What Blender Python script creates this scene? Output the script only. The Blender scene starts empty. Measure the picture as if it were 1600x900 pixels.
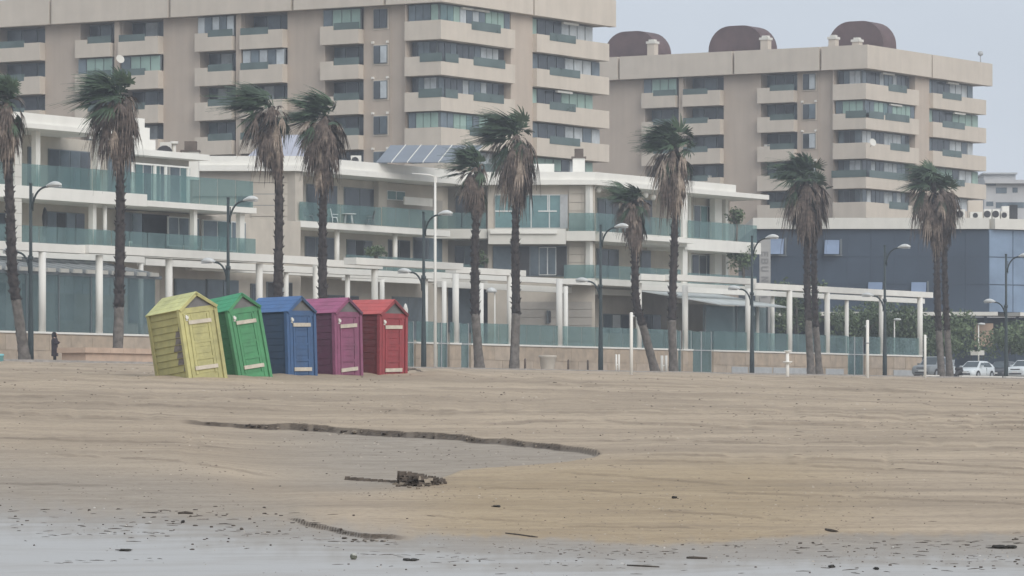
import bpy, math, random
import numpy as np
from mathutils import Vector, Matrix, Euler

# ------------------------------------------------------------------ camera, sky, sun, exposure
FPX = 7000.0          # focal length in photo pixels (1600 wide)
HY = 655.0            # eye level row
ZC = 1.7              # eye height above the water line (all heights below are relative to the eye)
scene = bpy.context.scene
cam_d = bpy.data.cameras.new("camera"); cam = bpy.data.objects.new("camera", cam_d)
scene.collection.objects.link(cam)
cam_d.sensor_width = 36.0; cam_d.lens = 36.0*FPX/1600.0
cam_d.shift_y = (HY-450.0)/1600.0
cam_d.clip_start = 1.0; cam_d.clip_end = 20000.0
cam.location = (0, 0, ZC); cam.rotation_euler = (math.radians(90), 0, 0)
scene.camera = cam

SUN_EL, SUN_AZ = 36.0, 150.0        # azimuth clockwise from +Y (behind the camera, to the sea side)
world = bpy.data.worlds.new("World"); scene.world = world; world.use_nodes = True
wn = world.node_tree.nodes; wl = world.node_tree.links
bg = wn["Background"]
sky = wn.new("ShaderNodeTexSky"); sky.sky_type = 'NISHITA'; sky.sun_disc = False
sky.sun_elevation = math.radians(SUN_EL); sky.sun_rotation = math.radians(SUN_AZ)
sky.dust_density = 6.0; sky.air_density = 1.0; sky.ozone_density = 1.0
hs = wn.new("ShaderNodeHueSaturation"); hs.inputs['Saturation'].default_value = 0.35
wl.new(sky.outputs[0], hs.inputs['Color'])
# an even sheet of cloud over the clear sky
mx = wn.new("ShaderNodeMix"); mx.data_type = 'RGBA'; mx.inputs['Factor'].default_value = 0.86
mx.inputs[7].default_value = (5.95, 6.45, 7.25, 1)
tcw = wn.new("ShaderNodeTexCoord"); cn = wn.new("ShaderNodeTexNoise"); cn.inputs['Scale'].default_value = 5.0; cn.inputs['Detail'].default_value = 5
mpw = wn.new("ShaderNodeMapping"); mpw.inputs['Scale'].default_value = (1, 1, 3); wl.new(tcw.outputs['Generated'], mpw.inputs[0]); wl.new(mpw.outputs[0], cn.inputs['Vector'])
cr = wn.new("ShaderNodeValToRGB"); cr.color_ramp.elements[0].position = .3; cr.color_ramp.elements[0].color = (.56,.62,.70,1); cr.color_ramp.elements[1].position = .7; cr.color_ramp.elements[1].color = (.645,.705,.785,1)
wl.new(cn.outputs['Fac'], cr.inputs[0]); sc10 = wn.new("ShaderNodeVectorMath"); sc10.operation = 'SCALE'; sc10.inputs['Scale'].default_value = 10.0; wl.new(cr.outputs[0], sc10.inputs[0]); wl.new(sc10.outputs[0], mx.inputs[7])
wl.new(hs.outputs[0], mx.inputs[6]); wl.new(mx.outputs[2], bg.inputs[0])
bg.inputs[1].default_value = 0.102
sun_d = bpy.data.lights.new("sun", 'SUN'); sun = bpy.data.objects.new("sun", sun_d)
scene.collection.objects.link(sun)
sun_d.energy = 1.5; sun_d.angle = math.radians(50); sun_d.color = (1.0, 0.965, 0.92)
az, el = math.radians(SUN_AZ), math.radians(SUN_EL)
sdir = Vector((math.sin(az)*math.cos(el), math.cos(az)*math.cos(el), math.sin(el)))
sun.rotation_euler = (-sdir).to_track_quat('-Z', 'Y').to_euler()
sun.location = (60, -60, 120)
vs = scene.view_settings
vs.view_transform = 'Standard'; vs.look = 'None'; vs.exposure = 0.25; vs.gamma = 1.0; vs.use_curve_mapping = False
try:
    scene.cycles.transparent_max_bounces = 16
    scene.cycles.max_bounces = 8
except Exception: pass

# ------------------------------------------------------------------ helpers
COL = scene.collection
rng = random.Random(7)
ANG = math.radians(58.3)
U = (math.cos(ANG), math.sin(ANG)); V = (-math.sin(ANG), math.cos(ANG))   # along the promenade, inland

def K(x): return (x-800.0)/FPX
def xy(s, t): return (s*U[0]+t*V[0], s*U[1]+t*V[1])
def s_at(x, t):            # place along the promenade seen at column x on the line t
    k = K(x); Y = t/(V[0]*k+V[1]); return Y*(U[0]*k+U[1])
def t_at(x, s):
    k = K(x); Y = s/(U[0]*k+U[1]); return Y*(V[0]*k+V[1])
def Y_t(x, t): return t/(V[0]*K(x)+V[1])
def Y_s(x, s): return s/(U[0]*K(x)+U[1])

class MB:
    def __init__(self): self.v = []; self.f = []; self.sm = []
    def add(self, vs_, fs_, smooth=False):
        b = len(self.v); self.v += [tuple(p) for p in vs_]
        self.f += [tuple(i+b for i in f) for f in fs_]; self.sm += [smooth]*len(fs_)
    def hexa(self, p):     # 8 points: bottom ring then top ring
        self.add(p, [(3,2,1,0),(4,5,6,7),(0,1,5,4),(1,2,6,5),(2,3,7,6),(3,0,4,7)])
    def box(self, x0,x1,y0,y1,z0,z1):
        self.hexa([(x0,y0,z0),(x1,y0,z0),(x1,y1,z0),(x0,y1,z0),(x0,y0,z1),(x1,y0,z1),(x1,y1,z1),(x0,y1,z1)])
    def st(self, s0,s1,t0,t1,z0,z1):
        q = [xy(s0,t0),xy(s1,t0),xy(s1,t1),xy(s0,t1)]
        self.hexa([(a,b,z0) for a,b in q]+[(a,b,z1) for a,b in q])
    def cyl(self, c, r0, r1, z0, z1, n=12, smooth=True):
        self.tube([(c[0],c[1],z0),(c[0],c[1],z1)], [r0,r1], n, smooth)
    def tube(self, pts, rad, n=8, smooth=True, caps=True):
        pts = [Vector(p) for p in pts]; m = len(pts); b = len(self.v); ref = None
        for i,p in enumerate(pts):
            d = (pts[min(i+1,m-1)]-pts[max(i-1,0)]).normalized()
            if ref is None:
                ref = Vector((1,0,0)) if abs(d.x) < .8 else Vector((0,1,0))
            a = (ref - d*ref.dot(d)).normalized(); ref = a; c = d.cross(a)
            for j in range(n):
                th = 2*math.pi*j/n
                q = p + (a*math.cos(th)+c*math.sin(th))*rad[i]
                self.v.append(tuple(q))
        for i in range(m-1):
            for j in range(n):
                self.f.append((b+i*n+j, b+i*n+(j+1)%n, b+(i+1)*n+(j+1)%n, b+(i+1)*n+j)); self.sm.append(smooth)
        if caps:
            self.f.append(tuple(b+j for j in reversed(range(n)))); self.sm.append(False)
            self.f.append(tuple(b+(m-1)*n+j for j in range(n))); self.sm.append(False)
    def lathe(self, prof, n=16, c=(0,0,0), sx=1.0, sy=1.0):
        b = len(self.v); m = len(prof)
        for r,z in prof:
            for j in range(n):
                th = 2*math.pi*j/n; self.v.append((c[0]+r*sx*math.cos(th), c[1]+r*sy*math.sin(th), c[2]+z))
        for i in range(m-1):
            for j in range(n):
                self.f.append((b+i*n+j, b+i*n+(j+1)%n, b+(i+1)*n+(j+1)%n, b+(i+1)*n+j)); self.sm.append(True)
        self.f.append(tuple(b+j for j in reversed(range(n)))); self.sm.append(False)
        self.f.append(tuple(b+(m-1)*n+j for j in range(n))); self.sm.append(False)
    def mesh(self, name, off=(0,0,0)):
        me = bpy.data.meshes.new(name)
        me.from_pydata([(a-off[0],b-off[1],c-off[2]) for a,b,c in self.v], [], self.f)
        if any(self.sm): me.polygons.foreach_set("use_smooth", self.sm)
        me.update(); return me

ROOT = {}
def thing(name, label, cat, loc=(0,0,0), group=None, rot=(0,0,0)):
    o = bpy.data.objects.new(name, None); COL.objects.link(o)
    o.location = (loc[0], loc[1], loc[2]+ZC); o.rotation_euler = rot
    o.empty_display_size = 0.2
    tag(o, label, cat, group); ROOT[o.name] = tuple(loc) if rot == (0,0,0) else (0,0,0)
    return o
def tag(o, label=None, cat=None, group=None, kind=None):
    if label: o["label"] = label
    if cat: o["category"] = cat
    if group: o["group"] = group
    if kind: o["kind"] = kind
    return o
def origin_of(p):
    while p.parent is not None: p = p.parent
    return ROOT.get(p.name, (0,0,0))
def part(name, mb, mat, parent, kind=None, local=False, label=None):
    me = mb.mesh(name, (0,0,0) if local else origin_of(parent))
    me.materials.append(mat)
    o = bpy.data.objects.new(name, me); COL.objects.link(o); o.parent = parent
    if kind: o["kind"] = kind
    if label: o["label"] = label
    return o
def solo(name, mb, mat, loc, label=None, cat=None, group=None, kind=None):   # a thing that is one mesh
    me = mb.mesh(name, loc); me.materials.append(mat)
    o = bpy.data.objects.new(name, me); COL.objects.link(o)
    o.location = (loc[0], loc[1], loc[2]+ZC)
    return tag(o, label, cat, group, kind)
def copy_tree(o, parent=None):
    c = o.copy(); COL.objects.link(c); c.parent = parent
    if parent is None: ROOT[c.name] = (0,0,0)
    for ch in list(o.children): copy_tree(ch, c)
    return c

# ------------------------------------------------------------------ materials
def mat(name, col, rough=0.75, var=0.10, scale=1.5, bump=0.0, spec=0.3, metal=0.0, streak=0.0, tint=None):
    m = bpy.data.materials.new(name); m.use_nodes = True
    n = m.node_tree.nodes; l = m.node_tree.links; b = n["Principled BSDF"]
    b.inputs['Roughness'].default_value = rough; b.inputs['Specular IOR Level'].default_value = spec
    b.inputs['Metallic'].default_value = metal
    g = n.new("ShaderNodeNewGeometry")
    no = n.new("ShaderNodeTexNoise"); no.inputs['Scale'].default_value = scale; no.inputs['Detail'].default_value = 5
    no.inputs['Roughness'].default_value = 0.62
    l.new(g.outputs['Position'], no.inputs['Vector'])
    fac = no.outputs['Fac']
    if streak > 0:
        mp = n.new("ShaderNodeMapping"); mp.inputs['Scale'].default_value = (1.3, 1.3, 0.10)
        l.new(g.outputs['Position'], mp.inputs['Vector'])
        n2 = n.new("ShaderNodeTexNoise"); n2.inputs['Scale'].default_value = 1.0; n2.inputs['Detail'].default_value = 6
        l.new(mp.outputs[0], n2.inputs['Vector'])
        ad = n.new("ShaderNodeMix"); ad.data_type = 'FLOAT'; ad.inputs[0].default_value = streak
        l.new(no.outputs['Fac'], ad.inputs[2]); l.new(n2.outputs['Fac'], ad.inputs[3]); fac = ad.outputs[0]
    r = n.new("ShaderNodeValToRGB")
    lo = [max(0, c*(1-var*1.6)) for c in col]; hi = [min(1, c*(1+var)) for c in col]
    if tint: lo = list(tint)
    r.color_ramp.elements[0].position = 0.30; r.color_ramp.elements[0].color = (*lo, 1)
    r.color_ramp.elements[1].position = 0.68; r.color_ramp.elements[1].color = (*hi, 1)
    l.new(fac, r.inputs[0]); l.new(r.outputs[0], b.inputs['Base Color'])
    if bump > 0:
        bp = n.new("ShaderNodeBump"); bp.inputs['Strength'].default_value = bump; bp.inputs['Distance'].default_value = 0.05
        n3 = n.new("ShaderNodeTexNoise"); n3.inputs['Scale'].default_value = scale*8; n3.inputs['Detail'].default_value = 4
        l.new(g.outputs['Position'], n3.inputs['Vector']); l.new(n3.outputs['Fac'], bp.inputs['Height'])
        l.new(bp.outputs[0], b.inputs['Normal'])
    return m
def glass_mat(name, tint, body, fac, rough=0.12):
    m = bpy.data.materials.new(name); m.use_nodes = True
    n = m.node_tree.nodes; l = m.node_tree.links; b = n["Principled BSDF"]; out = n["Material Output"]
    b.inputs['Base Color'].default_value = (*body, 1); b.inputs['Roughness'].default_value = rough
    b.inputs['Specular IOR Level'].default_value = 0.5
    tr = n.new("ShaderNodeBsdfTransparent"); tr.inputs[0].default_value = (*tint, 1)
    g = n.new("ShaderNodeNewGeometry"); no = n.new("ShaderNodeTexNoise"); no.inputs['Scale'].default_value = 0.6; no.inputs['Detail'].default_value = 4
    l.new(g.outputs['Position'], no.inputs['Vector'])
    mr = n.new("ShaderNodeMapRange"); mr.inputs[1].default_value = .3; mr.inputs[2].default_value = .7
    mr.inputs[3].default_value = max(0, fac-.12); mr.inputs[4].default_value = min(1, fac+.12)
    l.new(no.outputs['Fac'], mr.inputs[0])
    ms = n.new("ShaderNodeMixShader"); l.new(mr.outputs[0], ms.inputs[0])
    l.new(tr.outputs[0], ms.inputs[1]); l.new(b.outputs[0], ms.inputs[2]); l.new(ms.outputs[0], out.inputs[0])
    return m

M = {}
M['beige']   = mat('beige_render', (.515,.435,.36), .85, .07, .5, 0, .2, streak=.55)
M['band']    = mat('band_render', (.61,.54,.455), .85, .07, .5, 0, .2, streak=.45)
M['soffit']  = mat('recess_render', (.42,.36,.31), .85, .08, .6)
M['white']   = mat('white_paint', (.80,.78,.72), .6, .05, .7, 0, .3, streak=.5)
M['offwhite']= mat('offwhite_paint', (.68,.66,.60), .7, .06, .7, 0, .3, streak=.5)
M['cream']   = mat('cream_stone', (.52,.47,.40), .8, .09, .8, 0, .2, streak=.3)
M['greystone'] = mat('grey_stone', (.40,.37,.33), .8, .10, .8, 0, .2, streak=.3)
M['tan']     = mat('tan_stone', (.43,.345,.26), .85, .14, 1.2, .1, .2, tint=(.33,.27,.21))
M['pink']    = mat('pink_stone', (.52,.385,.29), .85, .10, 1.5, .1, .2)
M['tan2']    = mat('tan_stone_pale', (.455,.375,.295), .85, .12, 1.2, .1, .2)
M['frame']   = mat('grey_aluminium', (.16,.18,.19), .45, .06, 1, 0, .4)
M['wframe']  = mat('white_aluminium', (.66,.67,.65), .5, .05, 1, 0, .4)
M['dark']    = mat('dark_glass', (.072,.084,.098), .14, .35, .35, 0, .5)
M['mid']     = mat('grey_blue_glass', (.13,.165,.19), .14, .3, .4, 0, .5)
M['teal']    = mat('teal_window_glass', (.14,.235,.24), .14, .25, .4, 0, .5)
M['green']   = mat('green_blind', (.30,.42,.37), .5, .10, .6, 0, .3)
M['curtain'] = mat('pale_curtain', (.52,.56,.58), .7, .14, 1.0, 0, .3)
M['rail']    = glass_mat('railing_glass', (.70,.82,.81), (.22,.315,.315), .34)
M['trail']   = glass_mat('balcony_glass', (.45,.55,.53), (.15,.20,.19), .66)
M['clear']   = glass_mat('clear_glass', (.72,.80,.82), (.23,.32,.325), .36)
M['slate']   = mat('slate_blue_panel', (.045,.066,.096), .5, .16, .15, 0, .3)
M['slateglass'] = mat('blue_glass_panel', (.20,.27,.37), .25, .18, .25, 0, .5)
M['skyglass']= mat('open_window_glass', (.20,.26,.37), .2, .1, .5, 0, .5)
M['maroon']  = mat('maroon_roofing', (.125,.080,.078), .7, .18, .6)
M['ldark']   = mat('lamp_green_paint', (.035,.05,.052), .45, .15, 2)
M['lampw']   = mat('lamp_head_paint', (.62,.63,.61), .45, .08, 3)
M['bark']    = mat('palm_bark', (.165,.148,.132), .95, .30, 3.5, .5, .1)
M['boot']    = mat('palm_leaf_bases', (.060,.050,.046), .95, .45, 4, .5, .1)
M['dead']    = mat('dead_frond', (.135,.105,.086), .9, .5, 4.0, 0, .1, tint=(.035,.028,.025))
M['dry']     = mat('dry_frond', (.30,.245,.195), .9, .4, 4.0, 0, .1, tint=(.13,.10,.08))
M['frond']   = mat('green_frond', (.060,.092,.050), .6, .40, 1.6, 0, .25, tint=(.018,.032,.020))
M['solar']   = mat('solar_panel_glass', (.20,.225,.26), .45, .08, .5, 0, .4)
M['metal']   = mat('grey_metal', (.42,.43,.43), .5, .1, 2, 0, .4)
M['darkbox'] = mat('dark_plastic', (.05,.05,.052), .6, .2, 2)
M['brownbox']= mat('brown_cowl', (.14,.11,.09), .8, .2, 2)
M['awning']  = mat('awning_canvas', (.50,.53,.52), .8, .08, 1)
M['paving']  = mat('promenade_paving', (.38,.33,.28), .85, .15, 1)
M['kerb']    = mat('kerb_stone', (.36,.33,.30), .85, .15, 2, .2)
M['asphalt'] = mat('asphalt', (.06,.06,.062), .9, .2, 1.5, .2)
M['earth']   = mat('dry_ground', (.22,.19,.15), .95, .2, .2)
M['bush']    = mat('tree_foliage', (.130,.170,.090), .7, .45, .9, 0, .2, tint=(.05,.07,.04))
M['far']     = mat('far_render', (.52,.52,.52), .85, .08, .4, streak=.4)
# ------------------------------------------------------------------ the beach
_rs = np.random.RandomState(3)
_LAT = _rs.rand(256, 256)
def vnoise(x, y):
    xi = np.floor(x).astype(int); yi = np.floor(y).astype(int); fx = x-xi; fy = y-yi
    fx = fx*fx*(3-2*fx); fy = fy*fy*(3-2*fy)
    a = _LAT[xi & 255, yi & 255]; b = _LAT[(xi+1) & 255, yi & 255]; c = _LAT[xi & 255, (yi+1) & 255]; d = _LAT[(xi+1) & 255, (yi+1) & 255]
    return (a*(1-fx)+b*fx)*(1-fy)+(c*(1-fx)+d*fx)*fy
def fbm(x, y, o=4):
    r = 0; a = .5; f = 1.0
    for i in range(o): r = r+a*(vnoise(x*f+17.3*i, y*f+9.1*i)-.5); a *= .55; f *= 2.07
    return r
def sstep(a, b, x):
    q = np.clip((x-a)/(b-a), 0, 1); return q*q*(3-2*q)
_tk = np.array([-200,-60, 5, 20, 23.6, 27.5, 74, 92, 150, 152.0, 400]); _zk = np.array([-4.5,-3.0,-1.98,-1.70,-1.575,-1.42,1.31,1.80,3.10,3.10,3.10])
_td = np.arange(-220, 420, .5); _zd = np.interp(_td, _tk, _zk)
_ker = np.hanning(9); _zd = np.convolve(np.pad(_zd, 4, mode='edge'), _ker/_ker.sum(), 'valid')
def base_h(X, Y):
    X = np.asarray(X, float); Y = np.asarray(Y, float)
    tp = .5255*Y - .8508*X*sstep(60, 200, Y)
    return np.interp(tp, _td, _zd)
def pix(X, Y, z): return 800+FPX*X/Y, HY-FPX*z/Y
SC1 = ([280,300,350,430,520,605,700,760,812,875,912,930,941],[654,655,657,661,666,671,677,682.5,687,695,701,705.5,711.5])
SC2 = ([440,450,470,500,530,560,600,640,680],[806,811,819,827,835,840,842,841,838])
FILM = ([0,250,400,600,800,1000,1200,1400,1600],[810,830,845,860,873,880,880,872,872])
BARB = ([430,450,520,600,700,800,900,1000,1100,1200,1300,1400,1600],[806,812,832,842,836,835,843,850,848,838,832,832,835])
RIDGES = [([60,200,300,400,450],[711,716,724,734,741],.03), ([1150,1250,1400,1600,1700],[666,665,668,672,674],.05), ([740,900,1100,1220],[664,662,668,673],.04), ([1000,1100,1200,1270],[799,803,812,816],.02), ([-60,0,150,290],[647,648,652,656],.05), ([850,1000,1170],[740,748,760],.02), ([1250,1400,1640],[694,698,706],.03), ([-60,60,200],[757,758,762],.02), ([640,760,900],[806,812,818],.015), ([900,1080,1250],[690,693,699],.03), ([560,800,1100,1400,1660],[641,640,644,651,658],.03), ([600,850,1150,1450,1660],[646,646,651,659,666],.03), ([-60,120,300,520],[622,624,628,630],.04), ([-60,120,300,480],[632,634,639,642],.03), ([980,1200,1420,1660],[716,719,727,738],.025), ([940,1180,1400,1660],[723,727,736,748],.025), ([1100,1300,1500,1660],[770,776,786,792],.02), ([-60,80,220,380],[682,685,690,695],.03), ([700,860,1040],[762,765,772],.015), ([780,960,1130],[820,824,826],.015), ([1150,1300,1480],[612,613,617],.06), ([820,1000,1180],[606,607,610],.06)]
def beach_fields(X, Y):
    z = base_h(X, Y); px, row = pix(X, Y, z)
    wob = fbm(px*.05, row*.05, 3)
    # hollow with a cut edge
    d = row-np.interp(px, *SC1)-wob*2.0
    dep = np.interp(px, [278,300,420,600,850,928,941], [0,.05,.105,.115,.095,.085,0])
    lb = np.interp(px, [280,400,560,640,690,720,760,800,880,930,940], [740,790,785,774,754,740,734,731,726,717,712])
    fw = np.interp(px, [280,600,700,780,900], [90,60,20,7,4])
    hol = dep*sstep(0, 1.6, d)*(1-sstep(0, 1, (row-(lb-fw))/fw))
    # the little cut at the seaward tip of the dry bar
    d2 = np.interp(px, *SC2)+wob*6-row
    bar = .050*np.exp(-np.clip(d2,0,None)/26)*sstep(0, .9, d2)*sstep(445, 475, px)*(1-sstep(610, 660, px))
    rdg = np.zeros_like(z); rcut = np.zeros_like(z)
    for xs_, rs_, hh in RIDGES:
        d3 = np.interp(px, xs_, rs_)+wob*3.0-row; sel = (d3 > -2) & (d3 < 50) & (px > xs_[0]) & (px < xs_[-1])
        if not sel.any(): continue
        dq, pq, rq = d3[sel], px[sel], row[sel]; ends = sstep(xs_[0], xs_[0]+50, pq)*(1-sstep(xs_[-1]-60, xs_[-1], pq)); br = sstep(-.28, .0, fbm(pq*.03+hh*900, rq*.01, 3))
        rdg[sel] += hh*np.exp(-np.clip(dq,0,None)/14)*sstep(0, 1.4, dq)*ends*br
        rcut[sel] = np.maximum(rcut[sel], sstep(-1.2, 0, dq)*(1-sstep(.8, 1.5, dq))*ends*br*.28)
    bar = bar+rdg
    s = X*U[0]+Y*U[1]; t = X*V[0]+Y*V[1]
    far = sstep(62, 95, Y)
    n = fbm(s*.22, t*.40, 4)*.06*(1-.4*far) + fbm(s*1.1, t*1.7, 3)*.030*(.25+.75*far) + fbm(X*2.3, Y*2.3, 3)*.018*(.3+.7*far)
    n = n + fbm(s*.03+5, t*.11, 3)*.22*far + np.abs(fbm(s*.45+9, t*.55, 3))*.14*far
    n = n + np.clip(fbm(X*.9+3, Y*.9, 2)-.12, 0, 1)*.22*sstep(100, 125, Y)*(1-sstep(190, 240, Y))
    calm = sstep(-12, 22, row-np.interp(px, *FILM))
    inh = np.clip(hol/.1, 0, 1)
    n = n*(1-.96*calm)*(1-.4*inh)
    # drift heaped beside the red hut and the foot of the huts
    for xf_, yf_ in ((-9.3,128.6),(-8.0,131.2),(-6.7,133.6),(-5.4,136.0),(-4.1,138.4)): n = n + .09*np.exp(-(((X-xf_)/1.1)**2+((Y-yf_)/1.5)**2))
    xr, yr = -2.2, 141.0
    n = n + .20*np.exp(-(((X-xr)/.9)**2+((Y-yr)/4)**2))
    zz = z-hol+bar+n
    edge = sstep(147, 151.5, t); zz = zz*(1-edge)+edge*(3.12-.0*z)*1.0 if False else zz
    zz = np.minimum(zz, 3.2)
    dampL = sstep(0, 1, (row-np.interp(px, [0,280,450], [668,690,735]))/95.0)*(1-sstep(430, 560, px+wob*60))*.8
    dampI = np.clip(hol/.06, 0, 1)*sstep(300, 600, px)
    dampB = sstep(-3, 5, row-np.interp(px, *BARB)-wob*10)
    bandL = (1-sstep(470, 640, px))*sstep(770, 790, row)*0
    damp = np.clip(np.maximum(np.maximum(dampL, dampI*.9), dampB), 0, 1)
    film = sstep(-62, 40, row-np.interp(px, *FILM)-wob*24)
    yel = sstep(560, 760, px)*(1-sstep(1150, 1500, px))*sstep(700, 745, row)*(1-dampB)
    # freshly cut, wet sand in the edges, darkened also as painted shade, here and there slumped over with dry sand
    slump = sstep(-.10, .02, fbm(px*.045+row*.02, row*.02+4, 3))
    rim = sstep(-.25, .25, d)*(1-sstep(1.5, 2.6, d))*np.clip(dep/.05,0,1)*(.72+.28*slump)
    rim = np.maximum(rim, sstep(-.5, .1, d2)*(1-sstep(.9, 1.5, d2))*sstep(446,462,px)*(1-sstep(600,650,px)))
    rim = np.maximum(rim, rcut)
    return zz, damp, film, np.clip(yel,0,1), np.clip(rim,0,1)
_GY = np.concatenate([np.arange(38, 130, .25), np.arange(130, 300, 1.0)])
def ground_hit(x, y):
    X = K(x)*_GY; _, r = pix(X, _GY, base_h(X, _GY)); i = int(np.argmax(r <= y)) if (r <= y).any() else int(np.argmin(r))
    Y = np.linspace(max(37, _GY[i]-7), _GY[i]+5, 170); X = K(x)*Y
    _, r = pix(X, Y, beach_fields(X, Y)[0]); i = int(np.argmax(r <= y)) if (r <= y).any() else int(np.argmin(r))
    return float(X[i]), float(Y[i])
def sand_z(X, Y): return float(beach_fields(np.array([X], float), np.array([Y], float))[0][0])

def build_beach():
    ky = np.concatenate([np.arange(8,34,1.0), np.arange(34,60,.075), np.arange(60,100,.06), np.arange(100,125,.13), np.arange(125,170,.35), np.arange(170,310,1.4), np.arange(310,700,12)])
    kx = np.concatenate([np.linspace(-3,-.14,40), np.linspace(-.135,.135,470), np.linspace(.14,3,40)])
    Yg, Kg = np.meshgrid(ky, kx, indexing='ij'); Xg = Kg*Yg
    # keep the sand seaward of the promenade edge
    t = Xg*V[0]+Yg*V[1]
    over = np.clip(t-152.0, 0, None); Xg = Xg-over*V[0]; Yg = Yg-over*V[1]
    z, damp, film, yel, rim = beach_fields(Xg, Yg)
    nr, nc = Yg.shape
    co = np.stack([Xg, Yg, z+ZC], -1).reshape(-1, 3).astype(np.float32)
    idx = np.arange(nr*nc).reshape(nr, nc)
    q = np.stack([idx[:-1,:-1], idx[:-1,1:], idx[1:,1:], idx[1:,:-1]], -1).reshape(-1, 4)
    ov = over.reshape(-1)[q].min(1) <= 0; q = q[ov]
    me = bpy.data.meshes.new("beach_sand")
    me.vertices.add(len(co)); me.vertices.foreach_set("co", co.ravel())
    me.loops.add(q.size); me.loops.foreach_set("vertex_index", q.ravel().astype(np.int32))
    me.polygons.add(len(q)); me.polygons.foreach_set("loop_start", np.arange(0, q.size, 4, dtype=np.int32))
    me.polygons.foreach_set("use_smooth", np.ones(len(q), bool))
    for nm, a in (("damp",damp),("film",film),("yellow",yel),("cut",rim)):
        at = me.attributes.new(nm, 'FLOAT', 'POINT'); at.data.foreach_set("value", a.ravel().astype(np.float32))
    me.update(); me.validate()
    o = bpy.data.objects.new("beach_sand", me); COL.objects.link(o)
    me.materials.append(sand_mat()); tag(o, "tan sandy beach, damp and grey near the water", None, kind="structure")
def sand_mat():
    m = bpy.data.materials.new("sand"); m.use_nodes = True
    n = m.node_tree.nodes; l = m.node_tree.links; b = n["Principled BSDF"]
    def att(nm): a = n.new("ShaderNodeAttribute"); a.attribute_name = nm; return a.outputs['Fac']
    g = n.new("ShaderNodeNewGeometry")
    def noise(sc, det=5, stretch=None, rot=True):
        t = n.new("ShaderNodeTexNoise"); t.inputs['Scale'].default_value = sc; t.inputs['Detail'].default_value = det; t.inputs['Roughness'].default_value = .65; t.inputs['Distortion'].default_value = .5
        if stretch:
            mp = n.new("ShaderNodeMapping"); mp.inputs['Rotation'].default_value = (0,0,-ANG*.55); mp.inputs['Scale'].default_value = stretch
            l.new(g.outputs['Position'], mp.inputs[0]); l.new(mp.outputs[0], t.inputs['Vector'])
        else: l.new(g.outputs['Position'], t.inputs['Vector'])
        return t.outputs['Fac']
    def mix(f, a, c):
        x = n.new("ShaderNodeMix"); x.data_type = 'RGBA'
        if isinstance(f, float): x.inputs[0].default_value = f
        else: l.new(f, x.inputs[0])
        for i, v in ((6,a),(7,c)):
            if isinstance(v, tuple): x.inputs[i].default_value = (*v,1)
            else: l.new(v, x.inputs[i])
        return x.outputs[2]
    def ramp(f, p0, p1, a=0.0, c=1.0):
        r = n.new("ShaderNodeMapRange"); r.inputs[1].default_value = p0; r.inputs[2].default_value = p1; r.inputs[3].default_value = a; r.inputs[4].default_value = c
        r.interpolation_type = 'SMOOTHSTEP'; l.new(f, r.inputs[0]); return r.outputs[0]
    def mul(a, c):
        x = n.new("ShaderNodeMath"); x.operation = 'MULTIPLY'
        for i, v in ((0,a),(1,c)):
            if isinstance(v, float): x.inputs[i].default_value = v
            else: l.new(v, x.inputs[i])
        return x.outputs[0]
    big = noise(.16, 7, (.45,1.3,1)); fine = noise(9, 5); mid = noise(1.6, 5, (.7,1.2,1)); wisp = noise(.55, 7, (.30,1.5,1))
    dry = mix(ramp(big,.35,.65), (.340,.274,.205), (.485,.392,.290))
    dry = mix(ramp(wisp,.50,.68,0,.5), dry, (.27,.218,.168))
    wisp2 = noise(1.3, 6, (.3,1.4,1)); dry = mix(ramp(wisp2,.56,.72,0,.6), dry, (.47,.385,.295))
    yel = mix(ramp(mid,.35,.65), (.335,.252,.155), (.415,.320,.200)); yel = mix(ramp(wisp,.50,.68,0,.5), yel, (.27,.21,.145))
    c = mix(mul(att("yellow"),.68), dry, yel)
    dampc = mix(ramp(mid,.35,.66), (.292,.252,.206), (.366,.318,.262))
    c = mix(att("damp"), c, dampc)
    c = mix(ramp(fine,.50,.70,0,.42), c, (.17,.14,.115))
    spk = noise(5.5, 3); c = mix(ramp(spk,.60,.72,0,.40), c, (.18,.148,.118)); spk2 = noise(14, 3); c = mix(ramp(spk2,.60,.75,0,.35), c, (.52,.44,.35))
    print_shade = noise(1.6, 6); c = mix(ramp(print_shade,.57,.70,0,.38), c, (.235,.19,.15))  # dark mottle paints footprint shadows into the sand colour
    pat = noise(.6, 5, (.6,1.0,1)); fa = n.new("ShaderNodeMath"); fa.operation = 'ADD'; l.new(att("film"), fa.inputs[0]); l.new(ramp(pat,.30,.70,-.16,.16), fa.inputs[1])
    c = mix(ramp(att("film"), .04, .55, 0, .70), c, (.335,.312,.285))
    c = mix(mul(att("cut"),.9), c, mix(ramp(fine,.4,.6), (.050,.038,.030), (.115,.09,.068)))  # cut faces: wet sand brown, darker still as painted shade
    FILM_ = ramp(fa.outputs[0], .42, 1.10)
    c = mix(FILM_, c, (.40,.385,.36))
    l.new(c, b.inputs['Base Color'])
    # wetter sand is glossier
    r1 = n.new("ShaderNodeMapRange"); r1.inputs[3].default_value = .95; r1.inputs[4].default_value = .72; l.new(att("damp"), r1.inputs[0])
    fm = n.new("ShaderNodeMath"); fm.operation = 'MULTIPLY'; l.new(FILM_, fm.inputs[0]); l.new(ramp(pat,.25,.5,.8,1), fm.inputs[1])
    r2 = n.new("ShaderNodeMix"); r2.data_type = 'FLOAT'; l.new(fm.outputs[0], r2.inputs[0]); l.new(r1.outputs[0], r2.inputs[2]); r2.inputs[3].default_value = .42
    l.new(r2.outputs[0], b.inputs['Roughness']); 
    sp = n.new("ShaderNodeMapRange"); sp.inputs[3].default_value = .06; sp.inputs[4].default_value = .5; l.new(FILM_, sp.inputs[0])
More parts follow.
